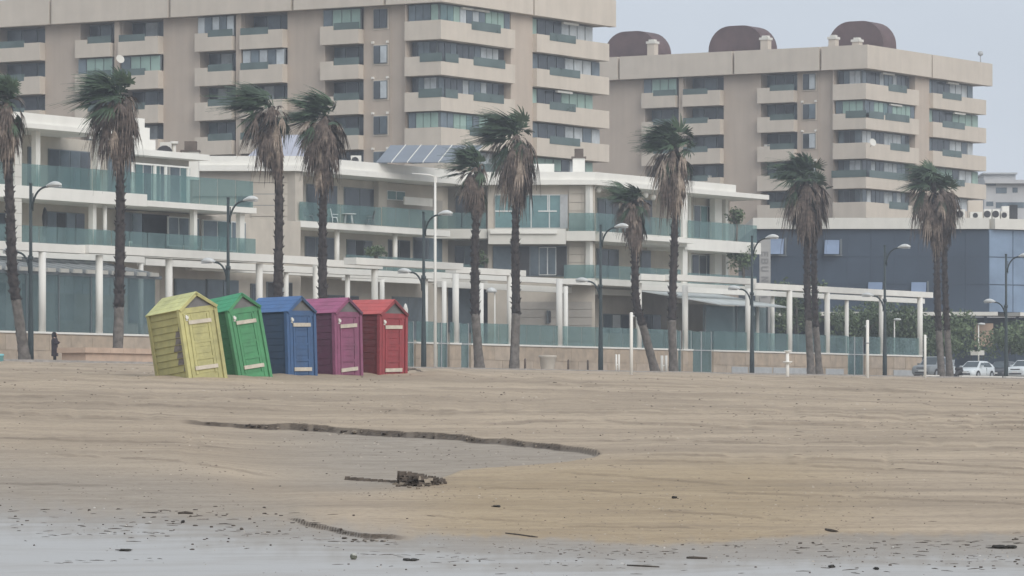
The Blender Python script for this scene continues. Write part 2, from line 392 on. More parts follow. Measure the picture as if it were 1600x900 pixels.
    l.new(sp.outputs[0], b.inputs['Specular IOR Level'])
    bp = n.new("ShaderNodeBump"); bp.inputs['Distance'].default_value = .03
    inv = n.new("ShaderNodeMath"); inv.operation = 'SUBTRACT'; inv.inputs[0].default_value = 1.0; l.new(FILM_, inv.inputs[1])
    l.new(mul(inv.outputs[0], .5), bp.inputs['Strength'])
    ad = n.new("ShaderNodeMath"); ad.operation = 'ADD'; l.new(fine, ad.inputs[0]); l.new(mul(mid,1.5), ad.inputs[1]); l.new(ad.outputs[0], bp.inputs['Height'])
    l.new(bp.outputs[0], b.inputs['Normal'])
    return m
build_beach()

# sea behind the camera and out to the horizon, ground inland
mb = MB(); mb.box(-6000,6000,-6000,6000,-3.6,-3.5)
sea = solo("sea", mb, mat('sea_water', (.10,.12,.12), .2, .1, .1, 0, .5), (0,0,-3.5), kind="structure")
PZ = 3.25                                            # promenade level
mb = MB(); mb.st(-4000, 6000, 152.0+.36, 6000, PZ-.9, PZ-.05)
solo("ground", mb, M['earth'], (0,0,PZ), kind="structure")
s_a, s_b = 150, 372
mb = MB(); mb.st(s_a-300, s_b+200, 152.36, 165.7, PZ-.046, PZ)
solo("promenade_pavement", mb, M['paving'], (0,0,PZ), kind="structure")
mb = MB()
for i in range(220):
    a = s_a+i*1.0
    mb.st(a+.01, a+.99, 152.0, 152.34, PZ-.85, PZ+.03+rng.uniform(-.008,.008))
kerb = solo("promenade_kerb", mb, M['kerb'], (0,0,PZ), kind="structure")
mb = MB(); mb.st(s_b-3, s_b+200, 156.5, 165.6, PZ+.004, PZ+.008)
solo("road", mb, M['asphalt'], (0,0,PZ), kind="structure")
# ------------------------------------------------------------------ apartment towers
def tower(name, label, xc, Yc, zpar, left_x, right_x, left_bays, small_win, wrap_l, wrap_r, pier2, band2_end, floors, seed, joints_l, joints_r, notches):
    R = random.Random(seed)
    k = K(xc); sc = Yc*(U[0]*k+U[1]); tf = Yc*(V[0]*k+V[1])
    T = lambda x: t_at(x, sc); S = lambda x: s_at(x, tf)
    tl, sr = T(left_x), S(right_x)
    root = thing(name, label, "apartment tower", (*xy(sc+6, tf+6), PZ))
    def B(mb, face, c0, c1, d0, d1, z0, z1):
        if face == 'L': mb.st(sc+d0, sc+d1, min(c0,c1), max(c0,c1), z0, z1)
        else: mb.st(min(c0,c1), max(c0,c1), tf+d0, tf+d1, z0, z1)
    D0, D1 = .8, 2.3
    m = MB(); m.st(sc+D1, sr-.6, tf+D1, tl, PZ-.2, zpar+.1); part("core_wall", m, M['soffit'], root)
    zlow = zpar-3.1-3.02*floors
    # parapet band with its joints
    edges = [tl]+[T(x) for x in joints_l]+[tf-.35]
    for i in range(len(edges)-1):
        m = MB(); B(m, 'L', edges[i]-(.14 if i else 0), edges[i+1]+(.14 if i < len(edges)-2 else 0), -.35, .35, zpar, zpar+2.4); part("parapet_panel", m, M['band'], root)
    edges = [sc+.36]+[S(x) for x in joints_r]+[sr+.5]
    for i in range(len(edges)-1):
        m = MB(); B(m, 'R', edges[i]+(.14 if i else 0), edges[i+1]-(.14 if i < len(edges)-2 else 0), -.35, .35, zpar, zpar+2.4); part("parapet_panel", m, M['band'], root)
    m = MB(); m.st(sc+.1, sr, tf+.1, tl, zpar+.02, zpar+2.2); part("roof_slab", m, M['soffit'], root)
    # plain walls between the balcony bays
    cuts = sorted([(T(a), T(b)) if T(a) > T(b) else (T(b), T(a)) for a, b, *_ in left_bays], reverse=True)
    pos = tl
    spans = []
    for hi, lo in cuts:
        if hi < pos: spans.append((hi, pos))
        pos = lo
    spans.append((T(wrap_l), pos))
    for lo, hi in spans:
        if hi-lo < .2: continue
        m = MB(); B(m, 'L', lo, hi, D0, D1+.02, PZ-.2, zpar+.01); part("wall", m, M['beige'], root)
    m = MB(); B(m, 'R', S(wrap_r), S(pier2), D0-.35, D1+.02, PZ-.2, zpar+.01); part("wall", m, M['beige'], root)
    # vertical expansion joint and downpipe
    x = small_win[1]+(4 if name else 0); m = MB(); B(m, 'L', T(x), T(x+1.2), D0-.07, D0-.005, zlow, zpar-.05); part("downpipe", m, M['beige'], root)
    def glazing(face, c0, c1, d, z0, z1, n, style):
        m = MB(); B(m, face, c0, c1, d-.04, d+.10, z0, z1); w = part("window", m, M['frame'], root)
        w_ = (c1-c0)/n
        for i in range(n):
            a = c0+w_*i; q = style[i % len(style)]
            m = MB(); B(m, face, a+w_*.06, a+w_*.94, d-.09-.02*(i % 2), d-.045, z0+.07, z1-.07)
            part("pane", m, M[{'d':'dark','m':'mid','c':'curtain','g':'green','t':'teal'}[q]], w)
        return w
    for f in range(floors):
        zb = zpar-3.1-3.02*f; zt = zb+1.22; zn = zb+3.02 if f else zpar
        last = f >= floors-1
        for a, b, st_, win in left_bays:
            ta, tb = T(a), T(b)              # ta > tb
            m = MB(); B(m, 'L', tb, ta, 0, D0+.02, zb, zt)
            sw = (ta-tb)*.33
            if st_ == 'l': B(m, 'L', ta-sw, ta, .001, D0+.015, zt-.01, zt+.36); g0, g1 = tb, ta-sw
            else: B(m, 'L', tb, tb+sw, .001, D0+.015, zt-.01, zt+.36); g0, g1 = tb+sw, ta
            bal = part("balcony", m, M['band'], root)
            m = MB(); B(m, 'L', g0+.02, g1-.02, .12, .15, zt+.01, zt+.62); part("glass_panel", m, M['trail'], bal)
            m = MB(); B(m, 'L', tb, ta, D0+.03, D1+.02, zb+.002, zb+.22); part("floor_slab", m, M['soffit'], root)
            w0, w1 = (tb+.05, ta-.05)
            pat = R.choice(['dmd','ddm','mdd','dcd','dmdm','ddcd','mddm'])
            if R.random() < .10: pat = 'cmcmc'; dd = .5
            elif R.random() < .08: pat = 'gggm'; dd = .5
            else: dd = D1-.14
            glazing('L', w0, w1, dd, zb+.25 if dd > 1 else zt+.02, zn-.06, len(pat), pat)
            # thin pier between neighbouring balconies
        # small windows with a pale surround
        x0, x1 = small_win
        m = MB(); B(m, 'L', T(x1+1.5), T(x0-1.5), D0-.06, D0-.002, zb+1.12, zn-.12); part("window_surround", m, M['band'], root)
        glazing('L', T(x1), T(x0), D0-.10, zb+1.25, zn-.22, 2, R.choice(['dm','cc','md','dd','cd']))
        for xx in (x0-1.0, x1+1.0):
            m = MB(); B(m, 'L', T(xx+1.1), T(xx-1.1), D0-.30, D0-.005, zn-.05+(0 if f else .55), zn+.14+(0 if f else .55)); part("wall_lamp", m, M['white'], root)
        # the corner band that wraps both faces, cut down where glass is let in
        tw, sw_ = T(wrap_l), S(wrap_r); zh = zb+1.62; zm = zb+1.14
        for face in 'LR':
            c0, c1 = (tf, tw) if face == 'L' else (sc+D0, sw_)
            m = MB(); B(m, face, c0, c1, 0, D0+(.02 if face == 'R' else 0), zb, zm)
            ns = [n_ for n_ in notches[f % len(notches)] if n_[0] == face]
            ns = sorted([(min(v), max(v)) for v in [((T if face == 'L' else S)(n_[1]), (T if face == 'L' else S)(n_[2])) for n_ in ns]])
            ns = [(max(p, c0), min(q, c1)) for p, q in ns if min(q, c1)-max(p, c0) > .1]
            pos = c0
            for p, q in ns+[(c1, c1)]:
                if p-pos > .1: B(m, face, pos, p, .001, D0-.002, zm-.01, zh)
                pos = q
            bd = part("corner_band", m, M['band'], root)
            for p, q in ns:
                m = MB(); B(m, face, p-.12, q+.12, -.03, .0-.004, zm+.0, zh+.25); part("glass_panel", m, M['trail'], bd)
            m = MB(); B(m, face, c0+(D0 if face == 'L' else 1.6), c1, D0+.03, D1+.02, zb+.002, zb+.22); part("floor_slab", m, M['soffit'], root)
            L = abs(c1-c0); n = max(4, int(L/.95))
            pats = ['ccmdmmcccddcdd','mdddmcmccdddcm','gmmmgggmcmcgtt','dmmdcccmdddmdd','ccmdddcmmcdddm','gggmggggmtggmm','mddmmccccdddcc']
            pat = pats[(f+seed*2) % len(pats)]; pat = pat if face == 'L' else pat[::-1]
            dd = .55 if 'g' in pat else 1.15
            a0 = c0+dd+.02 if face == 'L' else c0-D0+dd+.1
            glazing(face, a0, c1-.1, dd, zh-.02 if dd < 1 else zb+.3, zn-.05, n, pat)
        m = MB(); B(m, 'L', tw, tw+.12, .25, D1, zb-1.3 if f else zb+1.6, zn-.02); part("side_fin", m, M['beige'], root)
        # second band on the sea face
        c0, c1 = S(pier2), S(band2_end)
        m = MB(); B(m, 'R', c0, c1, 0, D0+.02, zb, zm)
        g0, g1 = c0+(c1-c0)*.18, c0+(c1-c0)*(.58 if f % 2 else .52)
        B(m, 'R', c0, g0, .001, D0-.002, zm-.01, zh-.05); B(m, 'R', g1, c1, .001, D0-.002, zm-.01, zh-.05)
        bd = part("sea_band", m, M['band'], root)
        m = MB(); B(m, 'R', g0-.1, g1+.1, -.03, -.004, zm, zh+.2); part("glass_panel", m, M['trail'], bd)
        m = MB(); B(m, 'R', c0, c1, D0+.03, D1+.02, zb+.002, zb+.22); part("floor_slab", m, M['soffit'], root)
        pat = ['mdddcccc','gdddcccc','mdddcccm','gdddgggg','mdddccmc','ggggdccg','mddccccd'][(f+seed) % 7]
        glazing('R', c0+.1, c1-.1-(0 if f % 2 else (c1-c0)*.10), 1.0, zb+.3, zn-.06, 8, pat)
    for q in range(9):
        f = R.randrange(0, min(5, floors)); zb = zpar-3.1-3.02*f; a, b, *_ = R.choice(left_bays); ta = T(a+(b-a)*R.uniform(.25,.8))
        m = MB(); B(m, 'L', ta, ta+.85, D0+.25, D0+.55, zb+1.25, zb+1.85); ac = part("air_conditioner", m, M['offwhite'], root)
        m = MB(); B(m, 'L', ta+.12, ta+.5, D0+.23, D0+.247, zb+1.35, zb+1.75); part("fan_grille", m, M['frame'], ac)
    for q in range(4):
        f = R.randrange(0, min(4, floors)); zb = zpar-3.1-3.02*f; zn = zb+3.02 if f else zpar; c_ = S(pier2)+R.uniform(.3,.5)*(S(band2_end)-S(pier2)) if q % 2 else sc+R.uniform(.3,.5)*(S(wrap_r)-sc)
        m = MB(); B(m, 'R', c_, c_+2.6, .2, .42, zn-.28, zn-.10); part("awning_roll", m, M['offwhite'], root)
    # thin piers between paired balconies
    for i in range(len(left_bays)-1):
        a = left_bays[i]; b = left_bays[i+1]
        if b[0]-a[1] < 20:
            m = MB(); B(m, 'L', T(b[0]-1), T(a[1]+3), .35, D0-.004, PZ, zpar-.02); part("pier", m, M['beige'], root)
    # roof-top box to hide the ends
    m = MB(); m.st(sr-.62, sr-.05, tf+D1+.6, tf+16, PZ, zpar); part("end_wall", m, M['beige'], root)
    return root, sc, tf, T, S

N1 = [[('R',738,781)], [('L',658,690),('R',690,715),('R',741,788)], [('L',656,690),('R',690,714),('R',741,786)], [('R',735,775)]]
t1, s1c, t1f, T1, S1 = tower("apartment_tower", "large beige apartment tower with stepped balconies behind the terraced villas, cut by the top edge", 689, 378, 35.2, -70, 953,
    [(-12,62,'r',0),(117,172,'l',0),(184,247,'r',0),(304,362,'l',0),(374,441,'r',0),(500,560,'l',0)], (577,598), 632, 805, 839, 952, 6, 1,
    [82,268,460,604], [829], N1)
N2 = [[('R',1389,1416)], [('L',1323,1352),('R',1352,1380),('R',1384,1420)], [('R',1392,1420)], [('L',1300,1352),('R',1352,1418)], [('R',1390,1418)]]
t2, s2c, t2f, T2, S2 = tower("apartment_tower", "beige apartment tower with three maroon vaults on its flat roof", 1353, 456, 35.7, 860, 1543,
    [(1002,1055,'l',0),(1066,1125,'r',0),(1183,1240,'l',0)], (1250,1269), 1301, 1436, 1458, 1541, 7, 2,
    [969,1148,1284], [1452], N2)
# vaults and chimneys on the second tower's roof
for x0, x1 in ((944,1027),(1107,1193),(1294,1380)):
    sv = max(s2c+2.5, s_at(x1, t2f+1.6)); ta, tb = t_at(x1, sv), t_at(x0, sv); w = tb-ta; z0 = 38.0; h = 3.0+(sv-s2c-2.5)*.06; r = 2.5
    prof = [(0,0)]
    for i in range(9): th = math.pi-(math.pi/2)*i/8; prof.append((r+r*math.cos(th), h-r+r*math.sin(th)))
    for i in range(9): th = math.pi/2-(math.pi/2)*i/8; prof.append((w-r+r*math.cos(th), h-r+r*math.sin(th)))
    prof.append((w,0)); n = len(prof); m = MB(); ss = (sv, sv+3.0)
    vv = [(*xy(ss[0], ta+p), z0+q) for p, q in prof]+[(*xy(ss[1], ta+p), z0+q) for p, q in prof]
    m.add(vv, [(i, i+1, n+i+1, n+i) for i in range(n-1)], True)
    m.add(vv, [tuple(reversed(range(n))), tuple(range(n, 2*n))])
    part("roof_vault", m, M['maroon'], t2)
    m = MB(); m.st(ss[0]-.15, ss[1], ta-.1, tb+.1, 37.4, 38.15); part("vault_base", m, M['band'], t2)
for x, yt, w in ((1016,63,13),(1193,57,13),(1299,56,12),(1336,60,12)):
    s0 = s2c+1.2; t0 = t_at(x+w/2, s0); Y = Y_s(x, s0); zt = (HY-yt)*Y/FPX
    m = MB(); m.st(s0, s0+.8, t0, t0+w*Y/FPX, 37.5, zt-.35); c = part("chimney", m, M['band'], t2)
    m = MB(); m.st(s0-.1, s0+.9, t0-.1, t0+w*Y/FPX+.1, zt-.35, zt-.1); m.st(s0+.1, s0+.7, t0+.1, t0+w*Y/FPX-.1, zt-.1, zt+.1); part("chimney_cap", m, M['offwhite'], c)
m = MB(); m.cyl(xy(S2(1532), t2f), .05, .05, 38, 38.9, 6); m.lathe([(.02,0),(.25,.1),(.3,.3),(.2,.5),(.02,.55)], 10, (*xy(S2(1532), t2f), 38.8)); part("roof_aerial", m, M['metal'], t2)
def dish(x, y, root, s, r=.45):
    t = t_at(x, s-.5); Y = Y_s(x, s-.5); c = Vector((*xy(s-.5, t), (HY-y)*Y/FPX)); m = MB()
    d = Vector((.5,-.8,.35)).normalized(); a = d.cross(Vector((0,0,1))).normalized(); e = a.cross(d); vs_ = [c-d*.12]
    for q in range(14): th = q*math.pi/7; vs_.append(c+(a*math.cos(th)+e*math.sin(th))*r)
    m.add(vs_, [(0, 1+i, 1+(i+1) % 14) for i in range(14)], True)
    m.tube([c-d*.1, c-d*.5-Vector((0,0,.3))], [.03,.03], 6); part("satellite_dish", m, M['offwhite'], root)
dish(188, 92, t1, s1c, .4); dish(1364, 222, t2, s2c-1, .4)
# ------------------------------------------------------------------ villas along the promenade
class PU:                       # an upright plane parallel to the promenade
    def __init__(self, t): self.t = t
    def box(self, mb, x0, x1, d0, d1, z0, z1): mb.st(s_at(x0,self.t), s_at(x1,self.t), self.t+d0, self.t+d1, z0, z1)
    def z(self, x, y): return (HY-y)*Y_t(x,self.t)/FPX
    def p(self, x, d=0): s = s_at(x,self.t); return xy(s, self.t+d)
    def length(self, x0, x1): return s_at(x1,self.t)-s_at(x0,self.t)
    def off(self, d): return PU(self.t+d)
class PF:                       # an upright plane square to the view
    def __init__(self, Y): self.Y = Y
    def box(self, mb, x0, x1, d0, d1, z0, z1): mb.box(K(x0)*self.Y, K(x1)*self.Y, self.Y+d0, self.Y+d1, z0, z1)
    def z(self, x, y): return (HY-y)*self.Y/FPX
    def p(self, x, d=0): return (K(x)*self.Y, self.Y+d)
    def length(self, x0, x1): return (x1-x0)*self.Y/FPX
    def off(self, d): return PF(self.Y+d)
MK = {'d':'dark','m':'mid','c':'curtain','g':'green','t':'teal','x':'darkbox','s':'skyglass'}
def slab(pl, x0, x1, d0, d1, z0, z1, root, name, m, **k):
    mb = MB(); pl.box(mb, x0, x1, d0, d1, z0, z1); return part(name, mb, M[m], root, **k)
def window(pl, x0, x1, yt, yb, root, pat='dm', frame='frame', d=-.06, name='window'):
    z1, z0 = pl.z(x0, yt), pl.z(x0, yb)
    mb = MB(); pl.box(mb, x0, x1, d, d+.12, z0, z1); w = part(name, mb, M[frame], root)
    n = len(pat); st = (x1-x0)/n; g = min(.9, st*.07)
    for i, q in enumerate(pat):
        mb = MB(); pl.box(mb, x0+st*i+g, x0+st*(i+1)-g, d-.035, d-.004, z0+.07, z1-.07); part("pane", mb, M[MK[q]], w)
    return w
def rail(pl, x0, x1, z0, z1, root, n=None, m='rail', cap=False):
    L = pl.length(x0, x1); n = n or max(1, round(L/1.9)); st = (x1-x0)/n; g = .02*st
    for i in range(n):
        mb = MB(); pl.box(mb, x0+st*i+g, x0+st*(i+1)-g, 0, .03, z0, z1); part("glass_panel", mb, M[m], root)
def column(pl, x, r, z0, z1, root, d=0, n=14, m='white', name='column'):
    mb = MB(); mb.cyl(pl.p(x, d), r, r, z0, z1, n); return part(name, mb, M[m], root)
def post(pl, x0, x1, z0, z1, root, d=0, th=.35, m='white', name='column'):
    mb = MB(); pl.box(mb, x0, x1, d, d+th, z0, z1); return part(name, mb, M[m], root)
ZR0, ZR1, ZS2, ZS1, ZG = 18.1, 19.0, 14.5, 10.85, 5.3

# --- first villa, cut by the frame's edge
E = PU(172.0); W = PU(175.6)
v1 = thing("villa", "white terraced villa with long teal glass railings at the frame's edge, behind the hooded person", "villa", (*xy(s_at(120,172),178), PZ))
slab(E, -70, 164, -.5, 13, ZR0+.25, ZR1, v1, "roof", 'white'); slab(E, -70, 166, -.75, 13, ZR0-.05, ZR0+.245, v1, "roof_edge", 'white')
slab(W, -70, 168, .02, 10, PZ, ZR0-.055, v1, "wall", 'cream'); slab(W, 168.2, 470, .02, 9, PZ, ZS2-.8, v1, "wall", 'cream')
slab(E, -70, 228, -.1, 3.6, ZS2-.78, ZS2, v1, "terrace_slab", 'white'); slab(E, 228.2, 399, -.1, 6, ZS2-.75, ZS2-.38, v1, "terrace_slab", 'white')
slab(E, -70, 400, -.1, 3.6, ZS1-.4, ZS1, v1, "terrace_slab", 'white')
rail(E, 33, 228, ZS2-.02, ZS2+1.38, v1); rail(E, 228, 396, ZS2-.36, ZS2+1.38, v1); rail(E, 33, 400, ZS1+.01, ZS1+1.2, v1); rail(E, -60, 21, ZS2, ZS2+1.38, v1); rail(E, -60, 21, ZS1, ZS1+1.2, v1)
post(E, 22, 33, PZ, ZR0-.06, v1, -.05, .7, 'offwhite', 'pillar')
for z in np.arange(6, 18, .75): 
    slab(E, 21.9, 33.1, -.06, .2, z, z+.03, v1, "pillar_joint", 'greystone')
post(E, 68, 75, ZS2, ZR0-.06, v1, .6); post(E, 159, 165, ZS2, ZR0-.06, v1, .4)
post(E, 157, 162.5, ZS1, ZS2-.8, v1, .6); column(E, 175.5, .14, ZS1, ZS2-.8, v1, .6); post(E, 311, 316, ZS1, ZS2-.76, v1, .4); post(E, 383, 390, ZS1, ZS2-.76, v1, .4)
window(W, 43, 61, 229, 291, v1, 'm'); window(W, 75, 140, 232, 294, v1, 'dmmd'); window(W, 72, 131, 330, 380, v1, 'mxmd'); window(W, -40, 15, 330, 385, v1, 'dmd')
mb = MB(); W.box(mb, 222, 262, -.1, .01, ZS1+.02, W.z(222,334)); part("doorway", mb, M['darkbox'], v1)
window(E.off(2.6), 262, 310, 338, 384, v1, 'mmm', 'wframe'); window(E.off(2.6), 316, 383, 343, 390, v1, 'mtm', 'wframe'); window(E.off(3.2), 188, 221, 331, 380, v1, 'dm')
# upper pavilion of glass beside the roof and its stepped white top
Pv = PU(178.5)
slab(Pv, 166, 305, -1.2, 6, 17.55, 17.95, v1, "pavilion_roof", 'white'); slab(Pv, 168, 296, .05, 6, ZS2-.5, 17.54, v1, "pavilion_wall", 'greystone')
window(Pv, 168, 208, 243, 318, v1, 'mtm', 'frame'); window(Pv, 209, 262, 255, 320, v1, 'tmtm', 'wframe'); window(Pv, 264, 296, 258, 322, v1, 'mt', 'wframe')
for a, b, z0, z1 in ((200,243,17.96,19.0),(195,234,19.0,19.8),(205,226,19.8,20.4)):
    slab(PU(181), a, b, 0, 3, z0, z1, v1, "roof_block", 'white')
Pf = PU(174.8)
for x in (208, 243, 260, 295): post(Pf, x-1.5, x+1.5, ZS2-.36, Pf.z(208,256), v1, 0, .12, 'white', 'frame_post')
slab(Pf, 206.4, 297, -.01, .13, Pf.z(208,256), Pf.z(208,253.5), v1, "frame_beam", 'white')
# ground floor glass room with a sloping roof of blades
G = PU(168.4)
for i in range(6):
    x0 = -60+i*50.5; mb = MB(); G.box(mb, x0+.6, x0+49.9, 0, .06, ZG, 8.85); f_ = part("glass_wall", mb, M['clear'], v1)
    mb = MB(); G.box(mb, x0-.5, x0+.5, -.05, .1, ZG, 8.9); part("glazing_bar", mb, M['frame'], v1)
slab(G, -60, 252, -.05, .15, 8.86, 9.1, v1, "gutter", 'frame')
sA, sB = s_at(-60,168.4), s_at(250,168.4); nb = 15
mb = MB(); mb.hexa([(*xy(sA,168.5),9.11),(*xy(sB,168.5),9.11),(*xy(sB,174.9),10.38),(*xy(sA,174.9),10.38),(*xy(sA,168.5),9.17),(*xy(sB,168.5),9.17),(*xy(sB,174.9),10.43),(*xy(sA,174.9),10.43)]); part("glass_roof", mb, M['clear'], v1)
for i in range(nb):
    s0 = sA+(sB-sA)*i/nb
    mb = MB(); mb.hexa([(*xy(s0,168.2),9.0),(*xy(s0+.22,168.2),9.0),(*xy(s0+.22,174.8),10.3),(*xy(s0,174.8),10.3),(*xy(s0,168.2),9.28),(*xy(s0+.22,168.2),9.28),(*xy(s0+.22,174.8),10.5),(*xy(s0,174.8),10.5)]); part("roof_blade", mb, M['metal'], v1)
    mb = MB(); mb.st(s0-.05, s0+.75, 168.05, 168.19, 9.02, 9.26); part("blade_end", mb, M['offwhite'], v1)
Wi = PU(173.5)
for i in range(9): slab(Wi, 72+i*14.2, 85+i*14.2, -.05, .0, 8.0, 9.2, v1, "clerestory_pane", 'curtain')  # pale colour stands in for daylight coming through the panes
slab(Wi, -70, 250, .02, 2.0, PZ, 10.4, v1, "inner_wall", 'cream'); window(Wi, 86, 115, 458, 500, v1, 'dd'); window(Wi, 200, 240, 432, 505, v1, 'dm'); window(Wi, -30, 40, 440, 510, v1, 'dmd')
window(W.off(-1.0), 273, 320, 435, 515, v1, 'm'); window(W.off(-1.0), 322, 372, 436, 515, v1, 'mm'); slab(W.off(-1), 252, 470, .08, 1.0, PZ, 10.4, v1, "wall", 'cream'); window(W.off(-1.0), 392, 402, 443, 500, v1, 'd'); window(W.off(-1.0), 417, 456, 440, 500, v1, 'xcx')

# --- second villa, set back
F2 = PF(325.0); E2 = PU(184.0); W2 = PU(186.8)
v2 = thing("villa", "set-back white villa with banded stone corner and terrace chairs, behind the paired palms", "villa", (*xy(s_at(520,184),192), PZ))
kx = 465
for nm, z0, z1, o in (("roof", ZR0-.02+.35, ZR1+.1, 0.0), ("roof_edge", ZR0-.1, ZR0+.325, .3)):
    mb = MB(); a = F2.p(296, -o); b = F2.p(kx, -o); c = E2.p(712, -o); pts = [a, b, c, (c[0]-6, c[1]+14), (a[0], a[1]+14)]
    n = len(pts); mb.add([(*p, z0) for p in pts]+[(*p, z1) for p in pts], [tuple(reversed(range(n))), tuple(range(n, 2*n))]+[(i, (i+1) % n, n+(i+1) % n, n+i) for i in range(n)]); part(nm, mb, M['white'], v2)
slab(F2, 300, kx, .6, 10, PZ, ZR0-.12, v2, "wall", 'cream'); slab(W2, kx, 700, 0, 8, PZ, ZR0-.13, v2, "wall", 'cream')
for i in range(6):
    z = 13.1+i*.82; slab(F2, 392, kx, .45, .59, z, z+.78, v2, "stone_course", 'cream'); 
slab(F2, 300, kx, -.4, .58, 12.2, 13.05, v2, "sill_band", 'cream'); slab(F2, 300, 391.5, .4, .58, 16.2, 18.0, v2, "stone_course", 'greystone')
window(F2.off(.55), 371, 431, 287, 323, v2, 'xmm')
slab(F2, 396, kx, -.2, .55, PZ, 12.15, v2, "recess_wall", 'greystone')
slab(E2, kx+1, 700, -.2, 2.9, ZS2-.55, ZS2-.1, v2, "terrace_slab", 'white'); rail(E2, kx+3, 596, ZS2-.05, ZS2+1.3, v2); rail(E2, 597, 682, ZS2-.05, ZS2+1.35, v2)
slab(E2, kx-70, 700, -.3, 2.9, ZS1-.4, ZS1, v2, "terrace_slab", 'white'); rail(E2, 540, 690, ZS1+.02, ZS1+1.3, v2); rail(F2.off(-2), 395, kx, ZS1-.3, ZS1+1.2, v2)
window(W2, 478, 526, 287, 345, v2, 'dd'); window(W2, 537, 583, 292, 348, v2, 'dd', 'frame'); post(W2, 583, 596, ZS2, ZR0-.1, v2, -.5, .5, 'cream', 'pier'); post(E2, kx, kx+12, ZS2-.1, ZR0-.1, v2, .2, 2.5, 'cream', 'pier')
slab(W2, 597, 690, -.08, .0, ZS2, 16.9, v2, "recess_back", 'greystone'); window(W2.off(-.1), 604, 632, 297, 312, v2, 'tt', 'wframe'); slab(W2.off(-1.2), 632, 676, 0, .1, 16.3, 16.9, v2, "louvre_blind", 'offwhite')
window(W2, 476, 523, 369, 410, v2, 'dmd'); window(W2, 541, 581, 374, 412, v2, 'dxd'); window(W2, 606, 640, 374, 412, v2, 'xx'); window(W2, 645, 690, 370, 415, v2, 'dm')
for x in (537, 627.5): column(E2, x, .19, ZS1, ZS2-.56, v2, .6)
# ground floor
window(W2, 500, 560, 460, 500, v2, 'dd'); window(W2, 612, 660, 463, 530, v2, 'mm')

# --- third villa
F3 = PF(346.0); E3 = PU(176.4); W3 = PU(179.6)
v3 = thing("villa", "cream stone villa with wide teal windows and white flat roof, behind the leaning palm", "villa", (*xy(s_at(960,176.4),185), PZ))
kx3 = 930
for nm, z0, z1, o, xe in (("roof", ZR0+.38, ZR1+.1, 0.0, 1150), ("roof_edge", ZR0, ZR0+.377, .35, 1196)):
    mb = MB(); a = F3.p(672, -o); b = F3.p(kx3, -o); c = E3.p(xe, -o); pts = [a, b, c, (c[0]-8, c[1]+8), (a[0], a[1]+9)]
    n = len(pts); mb.add([(*p, z0) for p in pts]+[(*p, z1) for p in pts], [tuple(reversed(range(n))), tuple(range(n, 2*n))]+[(i, (i+1) % n, n+(i+1) % n, n+i) for i in range(n)]); part(nm, mb, M['white'], v3)
slab(F3, 762, kx3, .6, 9, PZ, ZR0-.005, v3, "wall", 'cream'); slab(F3, 668, 762, 3.0, 9, PZ, ZR0-.006, v3, "wall", 'greystone'); slab(W3, kx3, 1140, 0, 6, PZ, ZR0-.007, v3, "wall", 'cream')
Fw = F3.off(.55)
w = window(Fw, 773, 887, 304, 357, v3, 'tttt', 'wframe')
for x in (788, 856): slab(Fw, x-1, x+1, -.16, -.1, Fw.z(0,329), Fw.z(0,305), v3, "glazing_bar", 'wframe')
for a, b in ((773,800),(841,870)): slab(Fw, a, b, -.15, -.1, Fw.z(0,331), Fw.z(0,329), v3, "glazing_bar", 'wframe')
slab(Fw, 875, 887, -.14, -.09, Fw.z(0,357), Fw.z(0,304), v3, "shutter", 'metal')
slab(F3, 763, 884, -.9, .55, F3.z(0,382), F3.z(0,358), v3, "balcony_box", 'offwhite'); slab(F3, 766, 870, -1.1, -.905, F3.z(0,366), F3.z(0,361), v3, "awning_cassette", 'white')
window(Fw, 770, 886, 384, 432, v3, 'mxmx', 'frame'); window(Fw.off(-.1), 842, 869, 386, 430, v3, 'mm', 'wframe')
slab(F3, 670, 762, -.5, 3.0, F3.z(0,373), F3.z(0,358), v3, "terrace_slab", 'offwhite'); rail(F3.off(-.4), 683, 760, F3.z(0,358)+.02, F3.z(0,358)+1.25, v3)
window(F3.off(2.9), 684, 695, 306, 357, v3, 'x'); window(F3.off(2.9), 712, 741, 306, 357, v3, 'dx'); window(F3.off(2.9), 711, 740, 384, 420, v3, 'dm'); window(F3.off(2.9), 672, 692, 384, 430, v3, 'xd')
slab(F3, 670, 762, -.5, 3.0, ZS1-.4, ZS1, v3, "terrace_slab", 'offwhite'); rail(F3.off(-.4), 683, 760, ZS1, ZS1+1.1, v3)
for r_ in range(5):      # stone facing by the corner
    for q in range(2):
        z = 14.8+r_*.66; slab(F3, 889+q*20.4, 908.8+q*20.4, .45, .59, z, z+.63, v3, "stone_block", 'cream')
        z = 10.9+r_*.62; slab(F3, 889+q*20.4, 908.8+q*20.4, .45, .59, z, z+.59, v3, "stone_block", 'cream')
post(E3, 927, 931.5, ZS1, ZR0-.01, v3, .3, .4); post(E3, 1066, 1073.5, PZ, ZR0-.008, v3, -.05, .5)
slab(F3, 884.5, kx3, -.8, .55, ZS2-.75, ZS2, v3, "terrace_slab", 'offwhite'); slab(E3, kx3, 1065, -.5, 3.2, ZS2-.75, ZS2, v3, "terrace_slab", 'offwhite'); slab(E3, 1065.2, 1184, -.3, 4.5, ZS2-.95, ZS2-.03, v3, "terrace_slab", 'white')
mb = MB(); E3.box(mb, 985, 1064, -1.3, -.51, ZS2-.5, ZS2-.2); part("awning_cassette", mb, M['white'], v3)
rail(F3.off(-.7), 888, kx3, ZS2+.01, ZS2+1.4, v3); rail(E3.off(-.4), kx3+.5, 1064, ZS2+.01, ZS2+1.4, v3); rail(E3.off(-.2), 1075, 1183, ZS2, ZS2+1.4, v3)
